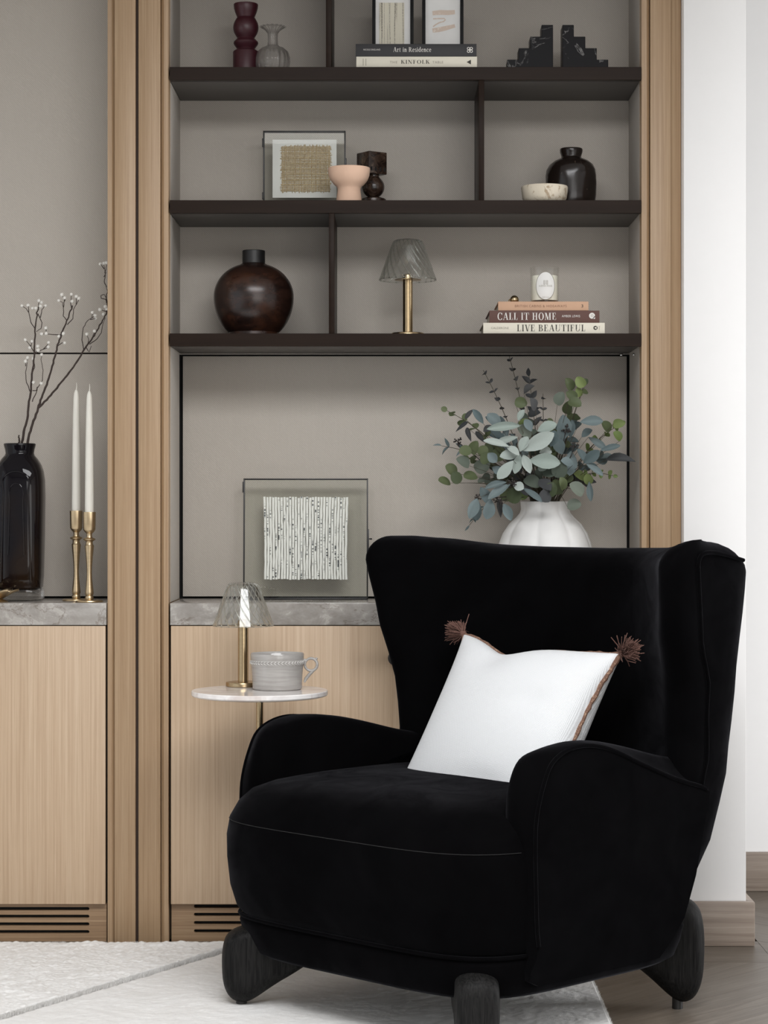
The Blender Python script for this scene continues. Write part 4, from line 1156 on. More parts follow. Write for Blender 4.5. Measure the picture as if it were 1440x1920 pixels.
def lamp(loc, label):
    t = thing('table_lamp', label, 'lamp', loc, 0, 'brass lamps with swirled glass shades')
    MB().lathe([(.001, 0), (.0415, 0), (.0425, .001), (.0425, .009), (.0415, .0105), (.030, .012), (.001, .012)], 48).build('base', BRASS, t)
    MB().lathe([(.0128, .0118), (.0128, .146), (.001, .146)], 32).build('stem', BRASS, t)
    MB().lathe([(.001, .1462), (.034, .1468), (.0345, .148), (.030, .1495), (.014, .151), (.013, .160), (.008, .163), (.001, .163)], 40).build('lamp_holder', BRASS, t)
    # swirled ribbed shade with a closed, rounded top
    zs = [.1475, .151, .157, .165, .175, .185, .195, .205, .215, .225, .235, .242, .247, .2505, .2525, .2535]
    rings = []; n = 120
    def rad(z):
        r = .0735 - (z - .1475) * (.0735 - .0385) / (.245 - .1475)
        if z > .243: r = .0388 * math.sqrt(max(0, 1 - ((z - .243) / .0115) ** 2)) * .45 + .0388 * .55 * (1 - ((z - .243) / .0115) ** 3)
        return r
    def ring(z, off):
        return [((rad(z) - off) * math.cos(2 * PI * k / 64), (rad(z) - off) * math.sin(2 * PI * k / 64), z - (off * .6 if z > .245 else 0)) for k in range(64)]
    outer = [ring(z, 0) for z in zs]; inner = [ring(z, .0022) for z in zs]
    sh = MB().loft(outer[::-1] + inner, True, True).build('shade', SHADE, t, ang=60)
    mb = MB()
    for k in range(22):
        pts = []
        for z in zs[:-2]:
            th = 2 * PI * k / 22 + 1.15 * (1 - (z - .1475) / .106) ** .9
            pts.append(((rad(z) - .0004) * math.cos(th), (rad(z) - .0004) * math.sin(th), z))
        mb.tube(pts, [.0019 - .0009 * i / (len(pts) - 1) for i in range(len(pts))], 6)
    mb.build('swirl_ribs', GLASSR, sh, ang=80)
    MB().tube(outer[0], .0012, 6, True).build('shade_rim', GLASSR, sh, ang=80)
    return t
Y = .13
l1 = lamp((xx(764.5, sc_at(Y)), Y, S3 + .0004), 'brass table lamp with swirled glass shade on the third shelf')

# ------------------------------------------------------------------ worktop pieces
t, s, W, H = glass_frame(456, 690, 897, .215, WT + .0004, .05, 'large clear glass frame with flecked white textile on the marble worktop', [(-1, .885, .028), (1, .36, .07)])
p = at(693, 1010, .215)
MB().tube([(W / 2, 0, H * .5), (W / 2 + .007, 0, H * .5)], .0016, 6).ball((W / 2 + .008, 0, H * .5), .0026, 8, 6).build('latch', IRON, t)
mb = MB(); xa, xb = xx(497.5, s) - t.location.x, xx(656.5, s) - t.location.x; za, zb_ = zz(1086.5, s) - WT, zz(932.5, s) - WT
nc = 30; PITCH = (xb - xa) / nc; xa = math.floor(xa / PITCH) * PITCH; xb = xa + nc * PITCH
for k in range(nc):
    f = (k + .5) / nc
    x = xa + (xb - xa) * f; bow = -.004 * math.sin(PI * 1) ; pts = []
    for i in range(15):
        g2 = i / 14
        zf = za + (zb_ - za) * g2 + (random.uniform(-.0015, .0015) if i in (0, 14) else 0)
        xo = .0035 * math.sin(g2 * 3.2 + .6) * (1 - 2 * f) * .6 + random.gauss(0, .0003)
        pts.append((x + xo, 0, zf))
    mb.tube(pts, [.0034 + random.gauss(0, .0002) for _ in pts], 6)
mb.build('woven_textile', m_textile(), t, ang=80)

# white lobed vase
Y = .15; s = sc_at(Y); zb = WT + .0004; yb = PY - (zb - CZ) * s
VX = xx(1022, s)
def lobes(th, z):
    k = abs(math.sin(4 * (th + .25))) ; w = .075 if z < .235 else .045
    return 1 - w + w * k ** .55
rows = [(.2, yb), (44, yb), (52, yb - 2), (64, 1116), (78, 1098), (88, 1076), (92, 1054), (91, 1036), (87, 1018), (80, 1000), (68, 982), (55, 970), (48, 962), (45.5, 955), (46, 946), (46.5, 940.5), (44.5, 940), (43, 942), (42, 956), (.2, 962)]
o = MB().lathe(prof_px(rows), 128, mod=lobes).build('lobed_vase', plain('matt_white_ceramic', srgb(238, 237, 235), .5), ang=70)
o.location = (VX, Y, zb); tag(o, 'white lobed ceramic vase holding eucalyptus on the marble worktop', 'vase')

# dark bottle vase
Y = .16; s = sc_at(Y); yb = PY - (zb - CZ) * s
BX = xx(37, s)
bt = thing('glass_bottle_vase', 'tall dark glass bottle vase with clear base holding berry branches', 'vase', (BX, Y, zb))
DGL = NT('dark_amber_glass'); n = DGL.noise(DGL.coord((9, 9, 4)), 1, 2)
DGL.col(DGL.ramp(n, [(.4, (.004, .003, .005, 1)), (.75, (.020, .010, .004, 1))])); DGL.set(Roughness=.04); DGL.p.inputs['Specular IOR Level'].default_value = .3
def sq(a, z, n, m=64):
    L = []
    for k in range(m):
        t_ = 2 * PI * k / m; c, si = math.cos(t_), math.sin(t_)
        L.append((a * math.copysign(abs(c) ** (2 / n), c), a * math.copysign(abs(si) ** (2 / n), si), z))
    return L
px_h = lambda y: (yb - y) / s
rings = [sq(r / s, px_h(y), n) for r, y, n in ((30, 1106, 4), (38, 1105, 4), (41.5, 1100, 4), (43, 1080, 4), (45, 1000, 3.8), (46, 930, 3.6), (45.5, 900, 3.4), (43.5, 884, 3.2), (40, 872, 2.8), (34, 861, 2.4), (28, 854, 2.1), (26.5, 850, 2), (27.5, 843, 2), (29.5, 836, 2), (30, 833, 2), (29, 831.6, 2), (26, 832.5, 2), (25, 840, 2), (24, 856, 2))]
MB().loft(rings).build('body', DGL.m, bt, ang=70)
rings = [sq(r / s, px_h(y), 4) for r, y in ((34, yb), (41, yb - .8), (43.5, yb - 4), (43.8, 1115), (43, 1107), (41.4, 1103.5))]
MB().loft(rings).build('clear_base', GLASS, bt, ang=60)
def arch(x0_, x1_, ztop_, zbot, r):
    pts = []
    y_of = lambda x, z: -(45.5 / s) * (1 - abs(x / (47 / s)) ** 3.6) ** (1 / 3.6) * (1 - .06 * max(0, (z - px_h(900)) / .03)) - .0005
    for k in range(12): z = zbot + (ztop_ - .03 - zbot) * k / 12; x = x0_ + (x1_ - x0_) * .10 * k / 12; pts.append((x, y_of(x, z), z))
    for k in range(13):
        a = PI - PI * k / 12; xm = (x0_ + x1_) / 2; hw = (x1_ - x0_) / 2 * .9
        x = xm + hw * math.cos(a); z = ztop_ - .03 + .03 * math.sin(a); pts.append((x, y_of(x, z), z))
    for k in range(11, -1, -1): z = zbot + (ztop_ - .03 - zbot) * k / 12; x = x1_ - (x1_ - x0_) * .10 * k / 12; pts.append((x, y_of(x, z), z))
    return MB().tube(pts, r, 8)
arch(-28 / s, 28 / s, px_h(884), px_h(1090), .0026).build('arch_ridge', DGL.m, bt)
arch(-14 / s, 16 / s, px_h(906), px_h(1040), .0018).build('arch_ridge', DGL.m, bt)

# candlesticks and candles
WAX = plain('ivory_taper_wax', srgb(232, 229, 219), .45)
for i, (pxx, Y, ls, lc) in enumerate(((143, .135, 'rear brass candlestick, nearer the dark bottle vase', 'white taper candle in the rear candlestick, nearer the dark bottle'),
                                 (167.5, .058, 'front brass candlestick, nearer the oak upright', 'white taper candle in the front candlestick, nearer the oak upright'))):
    s = sc_at(Y); yb = PY - (zb - CZ) * s; k = 1.0; dy = yb - 1129
    t = thing('candlestick', ls, 'candlestick', (xx(pxx, s), Y, zb), 0, 'brass candlesticks')
    R_ = lambda rows: [(r / s, (1129 - y) / s) for r, y in rows]
    MB().lathe(R_([(.2, 1129), (25.5, 1129), (26, 1127.6), (25.6, 1126.2), (24, 1125.6), (9, 1124.6), (.2, 1124)]), 40).build('base', GOLD, t)
    MB().lathe(R_([(7, 1124.8), (8.2, 1121.5), (7.4, 1118.5), (6.6, 1117), (8.2, 1113), (8, 1110), (6.6, 1098), (5.2, 1084), (4.8, 1074), (5.2, 1062), (6.8, 1042), (8.4, 1027), (8.6, 1023.5), (7, 1021), (6.4, 1017), (7, 1015), (11, 1012.6), (11.6, 1011), (10.5, 1009.8), (6, 1008), (5, 1004.5), (5.6, 1000.5), (9.5, 996.5), (10.8, 994), (11, 993.4)]), 32).build('stem', GOLD, t)
    mb = MB(); rings = []
    for r, y in ((10.5, 994.5), (11.3, 993), (11.9, 962), (11.6, 960.2), (9.2, 960.2), (8.8, 962), (8.8, 968)):
        rings.append(sq(r / s, (1129 - y) / s, 2.6, 32))
    mb.loft(rings); mb.build('cup', GOLD, t, ang=40)
    c = thing('taper_candle', lc, 'candle', (xx(pxx, s), Y, zb + (1129 - 967.5) / s), 0, 'white taper candles')
    q = lambda rows: [(r / s, (967.5 - y) / s) for r, y in rows]
    MB().lathe(q([(.2, 967.4), (8.3, 967.4), (8.4, 940), (8.1, 900), (7.4, 840), (6.3, 780), (5.3, 748), (4.4, 740), (2.6, 735), (1.2, 733)]), 28).build('candle_body', WAX, c, ang=60)
    MB().tube([(0, 0, (967.5 - 734) / s), (.0012, 0, (967.5 - 727) / s), (.0006, 0, (967.5 - 720) / s)], [.0014, .0010, .0006], 6).build('wick', WAX, c)

# brass flower ornament at the corner
Y = .055; s = sc_at(Y)
t = thing('brass_flower', 'gilded flower-shaped ornament on the left worktop before the bottle vase', 'ornament', (xx(-8, s), Y, zb))
MB().lathe([(.001, 0), (.030, 0), (.032, .002), (.024, .006), (.012, .010), (.001, .011)], 28).build('base', GOLD, t)
for k in range(7):
    a = k * 2 * PI / 7 + .12; L = []
    mb = MB(); vs = []; fs = []
    for i in range(9):
        for j in range(-4, 5):
            u_, v_ = i / 8, j / 4
            w = .0165 * math.sin(PI * min(1, .12 + u_ * .80)) ** .7 * (1 if u_ < .97 else .8)
            r = .010 + .048 * u_; z = .008 + .028 * u_ ** 1.15 + .008 * (v_ ** 2) * (1 - .6 * u_) - .006 * u_ ** 4
            x, y = r, w * v_
            vs.append((x * math.cos(a) - y * math.sin(a), x * math.sin(a) + y * math.cos(a), z))
    top = list(vs); n = len(vs); vs += [(p[0], p[1], p[2] - .0025) for p in top]
    for i in range(8):
        for j in range(8):
            q = i * 9 + j; fs += [(q, q + 1, q + 10, q + 9), (n + q, n + q + 9, n + q + 10, n + q + 1)]
    bd = [j for j in range(9)] + [i * 9 + 8 for i in range(1, 9)] + [72 + j for j in range(7, -1, -1)] + [i * 9 for i in range(7, 0, -1)]
    for i in range(len(bd)): fs.append((bd[i - 1], bd[i], bd[i] + n, bd[i - 1] + n))
    mb.add(vs, fs).build('petal', GOLD, t, ang=60)
MB().ball((0, 0, .022), .013, 16, 10).build('bud', GOLD, t)

# ------------------------------------------------------------------ berry branches
BARK = m_speckle('dark_bark', srgb(44, 34, 30), srgb(66, 54, 48), srgb(88, 76, 68), 200, .8, .6)
BERRY = plain('white_berry', srgb(232, 229, 222), .45)
bme = MB().ball((0, 0, 0), .0046, 10, 7).ball((0, -.0006, .0046), .0011, 5, 4).build('berry', BERRY).data
bpy.data.objects.remove(bpy.data.objects['berry'])
def crop(x, y): return x / 2.63, 470 + y / 2.63
def branch(label, stems, twigs, berries, ybase, seed):
    rnd = random.Random(seed)
    p0 = crop(*stems[0][0])
    Yv = .16
    t = thing('berry_branch', label, 'branch', at(p0[0], p0[1] + 0, Yv)[:], 0, 'berry branches in the dark bottle')
    def P(q, d=0.0):
        a = crop(*q); h = max(0, min(1, (945 - q[1]) / 900)); return at(a[0], a[1], Yv + ybase * h + d)
    for k, L in enumerate(stems):
        pts = [P(q) for q in L]
        if k == 0: pts = [Vector((pts[0].x - .001, Yv, pts[0].z - .045))] + pts
        fine = []
        for a, b in zip(pts, pts[1:]):
            for i in range(4): fine.append(a.lerp(b, i / 4) + Vector((rnd.gauss(0, .0007), rnd.gauss(0, .0007), 0)))
        fine.append(pts[-1])
        r0, r1 = (.0034, .0014) if k == 0 else (.0028, .0012)
        MB().tube(fine, [r0 + (r1 - r0) * i / (len(fine) - 1) + rnd.uniform(0, .0004) for i in range(len(fine))], 7).build('stem', BARK, t, True)
    for L in twigs:
        pts = [P(q, .004 * rnd.uniform(-1, 1) * (i > 0)) for i, q in enumerate(L)]
        fine = []
        for a, b in zip(pts, pts[1:]):
            for i in range(3): fine.append(a.lerp(b, i / 3) + Vector((rnd.gauss(0, .0005), rnd.gauss(0, .0005), 0)))
        fine.append(pts[-1])
        MB().tube(fine, [.0013 - .0006 * i / (len(fine) - 1) for i in range(len(fine))], 5).build('twig', BARK, t, True)
    for q in berries:
        o = link('berry', bme, t); o.location = P(q, rnd.uniform(-.006, .004)) - t.location
        o.rotation_euler = (rnd.uniform(-.9, .9), rnd.uniform(-.9, .9), rnd.uniform(0, 6)); k = rnd.uniform(.9, 1.12); o.scale = (k, k, k)
branch('left bare branch with white berries leaning in the dark bottle vase',
       [[(108, 945), (120, 890), (135, 830), (143, 760), (152, 690), (160, 610), (168, 520), (171, 440), (173, 385), (182, 320), (192, 270)]],
       [[(173, 385), (152, 352), (142, 305), (128, 285), (108, 272)], [(142, 305), (139, 272)], [(186, 310), (208, 355), (200, 385), (178, 400)], [(200, 330), (206, 290), (222, 272)], [(190, 290), (180, 285), (162, 284)], [(192, 275), (205, 258)],
        [(192, 275), (190, 248)], [(150, 700), (130, 650), (127, 600), (134, 560), (135, 532)], [(128, 570), (126, 547)], [(158, 745), (178, 700), (184, 680), (208, 640), (212, 590), (202, 545), (205, 515)], [(172, 510), (150, 470), (127, 442)],
        [(152, 475), (158, 450)], [(172, 510), (205, 490), (238, 477)], [(215, 486), (240, 457)], [(176, 505), (188, 478)], [(160, 690), (178, 690), (185, 670)], [(155, 610), (172, 575), (166, 535)]],
       [(108, 272), (139, 270), (160, 284), (192, 247), (205, 256), (225, 271), (200, 274), (177, 284), (125, 440), (158, 447), (147, 479), (188, 491), (240, 453), (238, 475), (187, 472), (136, 528), (165, 533), (126, 546), (205, 513), (165, 650), (204, 655)], -.01, 3)
branch('forked bare branch with white berries, rising to the right behind candles',
       [[(135, 945), (150, 890), (165, 840), (188, 777), (205, 725), (230, 660), (250, 600), (265, 540), (278, 490), (292, 440), (310, 395), (330, 348), (345, 305), (357, 270)],
        [(188, 777), (230, 735), (270, 690), (310, 640), (350, 590), (390, 530), (420, 480), (445, 445), (470, 410), (500, 355), (524, 312), (530, 270), (524, 225)]],
       [[(330, 345), (312, 322), (314, 290), (308, 255), (290, 247)], [(313, 280), (318, 245), (305, 219)], [(318, 250), (322, 235)], [(352, 285), (350, 250), (353, 217)], [(332, 365), (360, 335), (362, 290), (385, 250), (388, 236)],
        [(375, 265), (376, 226)], [(300, 415), (260, 414), (225, 410), (206, 411)], [(232, 410), (226, 383)], [(285, 470), (305, 455), (318, 454)], [(300, 415), (312, 410)],
        [(412, 490), (404, 440), (410, 380), (432, 345), (452, 330), (455, 307)], [(452, 330), (470, 320)], [(445, 340), (472, 334)], [(440, 462), (480, 435), (500, 405), (505, 365), (520, 330)], [(430, 465), (438, 440), (428, 414)], [(425, 475), (440, 500), (450, 470)], [(455, 430), (466, 400)],
        [(528, 262), (520, 240), (500, 235), (498, 222), (512, 215), (524, 232), (528, 250)], [(526, 300), (495, 292)], [(526, 180), (514, 155), (520, 120), (511, 64)], [(516, 110), (524, 90), (526, 62)], [(514, 130), (524, 105)], [(514, 90), (497, 66)], [(524, 225), (531, 200), (526, 180)]],
       [(290, 246), (305, 217), (319, 233), (352, 215), (376, 226), (388, 235), (356, 250), (226, 382), (205, 411), (228, 409), (312, 409), (319, 455), (290, 422), (455, 305), (470, 320), (472, 334), (466, 397), (428, 412), (493, 291), (520, 276), (510, 313), (527, 288), (495, 66), (512, 62), (526, 60)], -.02, 5)
o = branch('short cut twig standing in the neck of the dark bottle vase', [[(96, 945), (95, 925), (94, 910)]], [], [], 0, 9)

# ------------------------------------------------------------------ eucalyptus bouquet
def leaf_mesh(name, shape, cup, curl, mat):
    """unit leaf along +Y, base at the origin, upper side +Z, 1 long and 1 wide; scaled where it is used"""
    mb = MB(); vs = []; fs = []; NI, NJ = 8, 4
    for i in range(NI + 1):
        t = (1 - math.cos(PI * i / NI)) / 2
        if shape == 'round': w = .5 * max(0, 1 - (2 * t - 1) ** 2) ** .5
        elif shape == 'spoon': w = .5 * max(0, math.sin(PI * t ** 1.3)) ** .62
        else: w = .5 * max(0, math.sin(PI * t ** .9)) ** .85
        if t in (0, 1): w = .012
        for j in range(-NJ // 2, NJ // 2 + 1):
            v = j / (NJ / 2)
            vs.append((w * v, t, cup * abs(v) ** 1.4 * w * 2 - curl * t * t))
    k = NJ + 1
    for i in range(NI):
        for j in range(NJ): q = i * k + j; fs.append((q, q + 1, q + k + 1, q + k))
    o = mb.add(vs, fs).build(name, mat, ang=80); me = o.data; bpy.data.objects.remove(o); return me
SILV = m_leaf('silver_sage_leaf', srgb(150, 162, 155), srgb(184, 192, 187), .75)
BLUE = m_leaf('blue_green_leaf', srgb(88, 102, 104), srgb(120, 133, 134), .65)
GREE = m_leaf('green_leaf', srgb(70, 80, 56), srgb(106, 116, 82), .55)
DARK = m_leaf('dusky_leaf', srgb(58, 60, 62), srgb(86, 86, 86), .65)
GREY = m_leaf('grey_green_leaf', srgb(84, 94, 84), srgb(118, 126, 114), .7)
PALE = m_leaf('fresh_green_leaf', srgb(100, 118, 66), srgb(130, 144, 92), .5)
STEMM = plain('leaf_stem', srgb(74, 68, 52), .7)
LM = {'silver': ('spoon', SILV, .058, .032), 'blue': ('spoon', BLUE, .050, .027), 'green': ('round', GREE, .027, .025), 'pale': ('round', PALE, .024, .019),
      'dark': ('oval', DARK, .034, .019), 'spike': ('oval', DARK, .017, .009), 'lance': ('oval', BLUE, .050, .015), 'grey': ('round', GREY, .027, .026)}
LM = {k: ([leaf_mesh('leaf', v[0], .10, .10, v[1]), leaf_mesh('leaf', v[0], .16, .22, v[1])], v[2], v[3]) for k, v in LM.items()}
VY = .15; VTOP = zz(940, sc_at(VY))
bq = thing('eucalyptus_bouquet', 'eucalyptus bouquet of mixed grey-green leaves in the white lobed vase', 'foliage', (VX, VY, VTOP - .10))
rb = random.Random(21)
def stem_curve(p3, bend, thick=.0018):
    start = Vector((rb.uniform(-.02, .02), rb.uniform(-.02, .02), .02)); mouth = Vector((max(-.040, min(.040, p3.x * .22)), max(-.04, min(.03, p3.y * .3)), .112))
    d = p3 - mouth
    pts = [start, mouth]; M1 = mouth + Vector((d.x * .30, d.y * .3 + .01, max(d.z * .45, .03) + bend))
    for k in range(1, 11):
        t = k / 10; pts.append((1 - t) ** 2 * mouth + 2 * t * (1 - t) * M1 + t * t * p3)
    st = MB().tube(pts, [thick - thick * .6 * i / 11 for i in range(12)], 5).build('stem', STEMM, bq)
    return st, pts[1:]
def put_leaf(st, p, dr, kind, L=None, W=None, face=None, sz=1.0):
    meshes, l0, w0 = LM[kind]
    L = (L or l0) * sz; W = (W or w0) * sz
    want = face or Vector((rb.gauss(0, .5), -1.0, .55 + rb.gauss(0, .35)))
    nz = want - dr * want.dot(dr)
    if nz.length < .15: nz = dr.orthogonal()
    nz.normalize(); xa_ = dr.cross(nz)
    m = Matrix((xa_, dr, nz)).transposed().to_4x4() @ Matrix.Diagonal((W, L, L, 1)); m.translation = p
    o = link('leaf', rb.choice(meshes), st); o.matrix_local = m
def euc(tip, Yt, kind, n, r0=.35, size=1.0, bend=.03):
    p3 = at(tip[0], tip[1], Yt) - bq.location
    st, poly = stem_curve(p3, bend)
    for i in range(n):
        t = r0 + (1 - r0) * ((i + .5) / n); f = t * (len(poly) - 1); k = min(int(f), len(poly) - 2); p = poly[k].lerp(poly[k + 1], f - k)
        tg = (poly[k + 1] - poly[k]).normalized(); side = tg.orthogonal().normalized()
        ph = (i % 2) * PI / 2 + rb.uniform(-.5, .5)
        s_ = side * math.cos(ph) + tg.cross(side) * math.sin(ph)
        for sgn in (1, -1):
            spread = rb.uniform(.9, 1.25) if kind in ('spike', 'green', 'pale', 'grey') else rb.uniform(.6, 1.05)
            dr = (tg * math.cos(spread) + s_ * sgn * math.sin(spread)).normalized()
            put_leaf(st, p, dr, kind, sz=size * rb.uniform(.8, 1.1) * (1 - .45 * max(0, t - .7)))
    if kind != 'spike': put_leaf(st, p3, (poly[-1] - poly[-2]).normalized(), kind, sz=size * .75)
for a in (((906, 694), .16, 'spike', 10, .3, 1.0, .02), ((955, 668), .17, 'spike', 10, .3, 1.05, .02), ((1018, 738), .12, 'spike', 6, .4, 1.0, .0), ((992, 706), .17, 'dark', 5, .45, .9, .0),
          ((838, 770), .12, 'green', 5, .45, .8, .05), ((828, 836), .10, 'lance', 2, .75, .6, .05), ((880, 985), .06, 'lance', 2, .75, .5, .04), ((1095, 722), .13, 'green', 5, .4, .9, .01),
          ((1162, 796), .13, 'pale', 4, .5, .9, .04), ((1150, 892), .06, 'pale', 4, .5, .65, .05), ((1125, 860), .12, 'blue', 4, .35, .9, .03),
          ((1070, 800), .17, 'blue', 4, .35, 1.0, .02), ((930, 800), .16, 'blue', 4, .4, 1.0, .02), ((880, 860), .13, 'green', 5, .35, 1.0, .03), ((985, 790), .16, 'grey', 5, .35, 1.1, .01),
          ((1030, 800), .14, 'green', 5, .35, 1.1, .01), ((910, 900), .12, 'grey', 5, .3, 1.0, .03), ((1100, 900), .12, 'dark', 4, .35, 1.0, .03), ((960, 880), .10, 'dark', 4, .3, 1.1, .02), ((1050, 880), .10, 'dark', 4, .3, 1.1, .02)):
    euc(*a)
# leaves read one by one: (base, tip, width) or (centre, radius), in a 2.77x enlargement of this part of the photograph
def q2(x, y, Y): return at(780 + x / 2.77, 650 + y / 2.77, Y) - bq.location
def single(bx, by, tx, ty, w, kind, Y):
    Yb = Y + .018
    b_, t_ = q2(bx, by, Yb), q2(tx, ty, Y + rb.uniform(-.012, .012))
    d = t_ - b_
    st, poly = stem_curve(b_, .01, .0012)
    put_leaf(st, b_, d.normalized(), kind, d.length * 1.04, w / 2.77 / sc_at(Y) * 1.08, Vector((rb.gauss(0, .25), -1, .35 + rb.gauss(0, .2))))
for l in ((555, 540, 708, 455, 78), (588, 590, 738, 600, 78), (630, 440, 724, 398, 56), (540, 558, 515, 652, 48), (556, 562, 590, 642, 48), (505, 592, 428, 682, 58), (535, 562, 443, 566, 56), (485, 520, 358, 484, 40), (540, 545, 575, 470, 50),
          (530, 470, 418, 500, 40), (545, 410, 388, 420, 46), (530, 385, 556, 330, 34), (640, 550, 700, 540, 60), (505, 712, 556, 735, 48), (470, 520, 530, 550, 40), (690, 600, 640, 640, 50)):
    single(*l, 'silver', rb.uniform(-.03, .01))
for l in ((752, 492, 775, 368, 82), (800, 475, 812, 385, 38), (805, 542, 800, 660, 68), (852, 392, 966, 382, 52), (895, 470, 985, 528, 38), (835, 530, 885, 590, 40), (870, 605, 948, 545, 56), (885, 610, 970, 664, 34), (900, 700, 906, 795, 34),
          (470, 705, 366, 726, 36), (490, 715, 380, 782, 46), (318, 788, 284, 880, 56), (312, 785, 312, 898, 64), (388, 790, 370, 892, 66), (335, 730, 378, 805, 54), (395, 625, 445, 655, 44), (555, 735, 650, 798, 34), (455, 815, 492, 892, 48),
          (955, 540, 1056, 512, 32), (760, 560, 730, 480, 60), (700, 520, 720, 440, 60), (860, 470, 905, 430, 46), (350, 400, 300, 330, 36), (820, 610, 760, 590, 50), (420, 600, 380, 560, 50), (440, 420, 380, 350, 60), (600, 440, 570, 380, 44)):
    single(*l, 'blue', rb.uniform(-.02, .06))
for l in ((985, 590, 1126, 576, 56), (430, 790, 440, 880, 30), (270, 390, 215, 430, 20), (255, 375, 293, 328, 24), (310, 440, 350, 490, 28), (350, 440, 400, 410, 36), (265, 420, 280, 480, 26), (570, 660, 640, 700, 70), (640, 690, 700, 740, 70), (700, 760, 640, 790, 70), (600, 760, 540, 730, 60), (560, 240, 600, 200, 50), (620, 330, 600, 270, 56), (580, 350, 640, 340, 50)):
    single(*l, 'dark', rb.uniform(.0, .10))
for x, y, r, kd in ((258, 540, 28, 'green'), (300, 528, 28, 'green'), (346, 542, 27, 'green'), (392, 535, 35, 'green'), (362, 580, 30, 'green'), (340, 622, 36, 'grey'), (250, 600, 30, 'grey'), (285, 672, 30, 'green'), (186, 640, 30, 'green'), (210, 682, 30, 'green'),
                    (150, 700, 28, 'green'), (700, 745, 34, 'green'), (732, 735, 32, 'green'), (762, 715, 28, 'green'), (782, 680, 30, 'green'), (850, 670, 26, 'pale'), (895, 690, 24, 'pale'), (542, 290, 28, 'green'), (800, 200, 27, 'green'), (856, 186, 27, 'pale'),
                    (846, 240, 19, 'pale'), (745, 272, 31, 'grey'), (812, 256, 26, 'green'), (822, 290, 30, 'green'), (788, 322, 27, 'green'), (1050, 400, 24, 'pale'), (1050, 465, 24, 'pale'), (992, 416, 26, 'green'), (818, 822, 32, 'grey'), (510, 775, 38, 'green'),
                    (470, 770, 32, 'green'), (556, 768, 26, 'pale'), (745, 640, 40, 'grey'), (690, 650, 30, 'grey'), (640, 665, 30, 'grey'), (570, 440, 34, 'grey'), (560, 400, 26, 'pale'), (600, 700, 36, 'grey'), (840, 740, 36, 'grey'), (430, 560, 36, 'green')):
    a_1 = rb.uniform(-.6, 2.6) if x > 300 else rb.uniform(1.2, 3.4)
    dx, dy = math.cos(a_1) * r * 1.05, -math.sin(a_1) * r * 1.05
    single(x - dx, y - dy, x + dx, y + dy, r * 1.95, kd, rb.uniform(-.01, .09))
# seed heads
SEED = plain('seed_head', srgb(52, 46, 44), .7)
for q, Yq in (((858, 828), .09), ((1078, 838), .03), ((1062, 805), .05), ((960, 905), -.02), ((935, 940), .02), ((895, 935), .02)):
    c = at(q[0], q[1], Yq) - bq.location; mb = MB()
    for k in range(16):
        v = Vector((rb.gauss(0, 1), rb.gauss(0, 1), rb.gauss(0, 1))).normalized() * rb.uniform(.006, .013)
        mb.tube([c, c + v], .0006, 3); mb.ball((c + v)[:], .0022, 6, 4)
    mb.tube([c, Vector((c.x * .25, c.y * .25, .115))], .0011, 4)
    mb.build('seed_head', SEED, bq)

# ------------------------------------------------------------------ side table, lamp and cup
TX, TY, TZ = -.3153, -.30, .6626
t = thing('side_table', 'small round white marble side table on a brass pole behind the armchair', 'table', (TX, TY, 0))
R = .1625
MB().lathe([(.001, TZ - .019), (R - .045, TZ - .019), (R - .012, TZ - .0155), (R - .002, TZ - .0125), (R, TZ - .010), (R, TZ - .002), (R - .0015, TZ), (.001, TZ)], 96).build('table_top', WMARB, t, ang=25)
MB().lathe([(.0085, .02), (.0085, TZ - .0192)], 24).lathe([(.03, TZ - .0225), (.03, TZ - .0193)], 24).build('pole', BRASS, t)
MB().lathe([(.001, .0165), (.078, .0165), (.080, .018), (.080, .026), (.076, .029), (.012, .031), (.001, .031)], 48).build('base', BRASS, t)
l2 = copy_tree(l1); l2.location = ((456 - PX) / F * (D0 - .188), -.188, TZ + .0003)
l2['label'] = 'brass table lamp with swirled glass shade on the round side table'
Y = -.272; s = sc_at(Y); CX = xx(520, s)
t = thing('cup', 'grey glazed cup with leaf band and ring handle on the side table', 'cup', (CX, Y, TZ + .0003))
h = .0862; rt, rbm = 50.3 / s, 46.5 / s
CUPM = NT('grey_crackle_glaze'); n = CUPM.noise(CUPM.coord((8, 8, 130)), 1, 4); n2 = CUPM.noise(CUPM.coord(), 30, 3)
c = CUPM.ramp(n, [(.35, srgb(150, 146, 142)), (.65, srgb(178, 174, 170))]); c = CUPM.mix(CUPM.math('MULTIPLY', n2, .3), c, srgb(192, 189, 185)); CUPM.col(c); CUPM.set(Roughness=.1); CUPM.bump(n, .12, .0006)
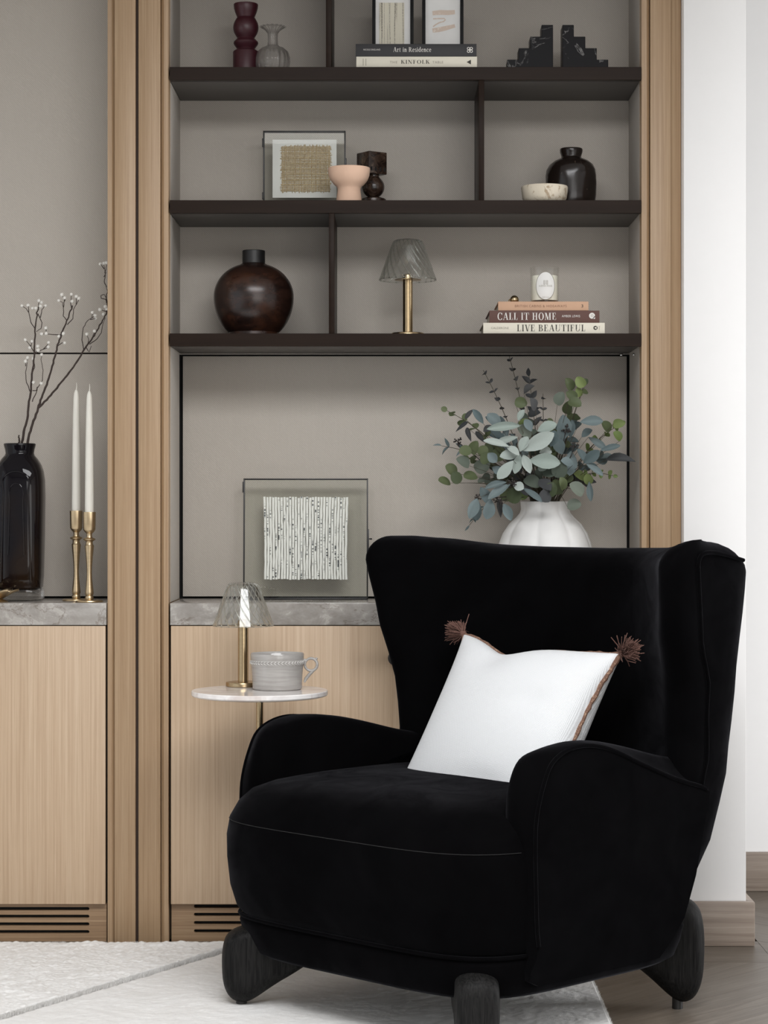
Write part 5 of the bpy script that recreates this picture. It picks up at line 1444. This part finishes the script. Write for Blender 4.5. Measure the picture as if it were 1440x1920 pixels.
prof = [(.001, 0), (rbm - .004, 0), (rbm - .001, .0015), (rbm, .005), (rbm + .0008, .03), (rt - .0015, h - .028), (rt - .0006, h - .012), (rt, h - .003), (rt - .0012, h), (rt - .0035, h - .002), (rt - .005, h - .02), (rbm - .005, .012), (rbm - .015, .007), (.001, .006)]
body = MB().lathe(prof, 72).build('body', CUPM.m, t, ang=50)
LEAFB = plain('pale_grey_relief', srgb(206, 203, 199), .12)
mb = MB()
for z in (h - .0165, h - .0255): mb.tube([((rt - .0008) * math.cos(2 * PI * k / 48), (rt - .0008) * math.sin(2 * PI * k / 48), z + (.0 if z > h - .02 else .0)) for k in range(48)], .0006, 5, True)
NL = 46
for k in range(NL):
    for sg in (1, -1):
        th = 2 * PI * k / NL; zc = h - .021
        a = Vector((0, 0, 0)); tdir = Vector((-math.sin(th), math.cos(th), 0)); rdir = Vector((math.cos(th), math.sin(th), 0))
        p0 = rdir * (rt - .0006) + Vector((0, 0, zc)); p1 = p0 + tdir * .0055 + Vector((0, 0, sg * .0042))
        mb.tube([p0, p0.lerp(p1, .5) + rdir * .0009, p1], [.0006, .0017, .0004], 5)
mb.build('leaf_band', LEAFB, t, ang=70)
# ring handle with thumb knob and tail, on the right side
hd = MB(); cxh = rt + .0165; czh = h - .0275; rr0 = .0148
ring = [(cxh + rr0 * math.cos(a), 0, czh + rr0 * math.sin(a)) for a in [2 * PI * k / 32 for k in range(32)]]
hd.tube(ring, [.0034 if -.2 < math.cos(2 * PI * k / 32) else .0030 for k in range(32)], 8, True)
hd.tube([(rt - .001, 0, h - .016), (cxh - rr0 * .8, 0, czh + rr0 * .62)], [.0038, .0032], 8)
hd.tube([(cxh + rr0 * .62, 0, czh - rr0 * .75), (cxh - .004, 0, czh - rr0 - .009), (rt + .004, 0, czh - .034), (rt + .0005, 0, czh - .0425)], [.003, .0040, .0040, .0022], 8)
hd.tube([(cxh + rr0 * .70, 0, czh + rr0 * .7), (cxh + rr0 * .95, 0, czh + rr0 * 1.12)], [.0036, .0024], 8)
hd.build('handle', CUPM.m, t, ang=70)
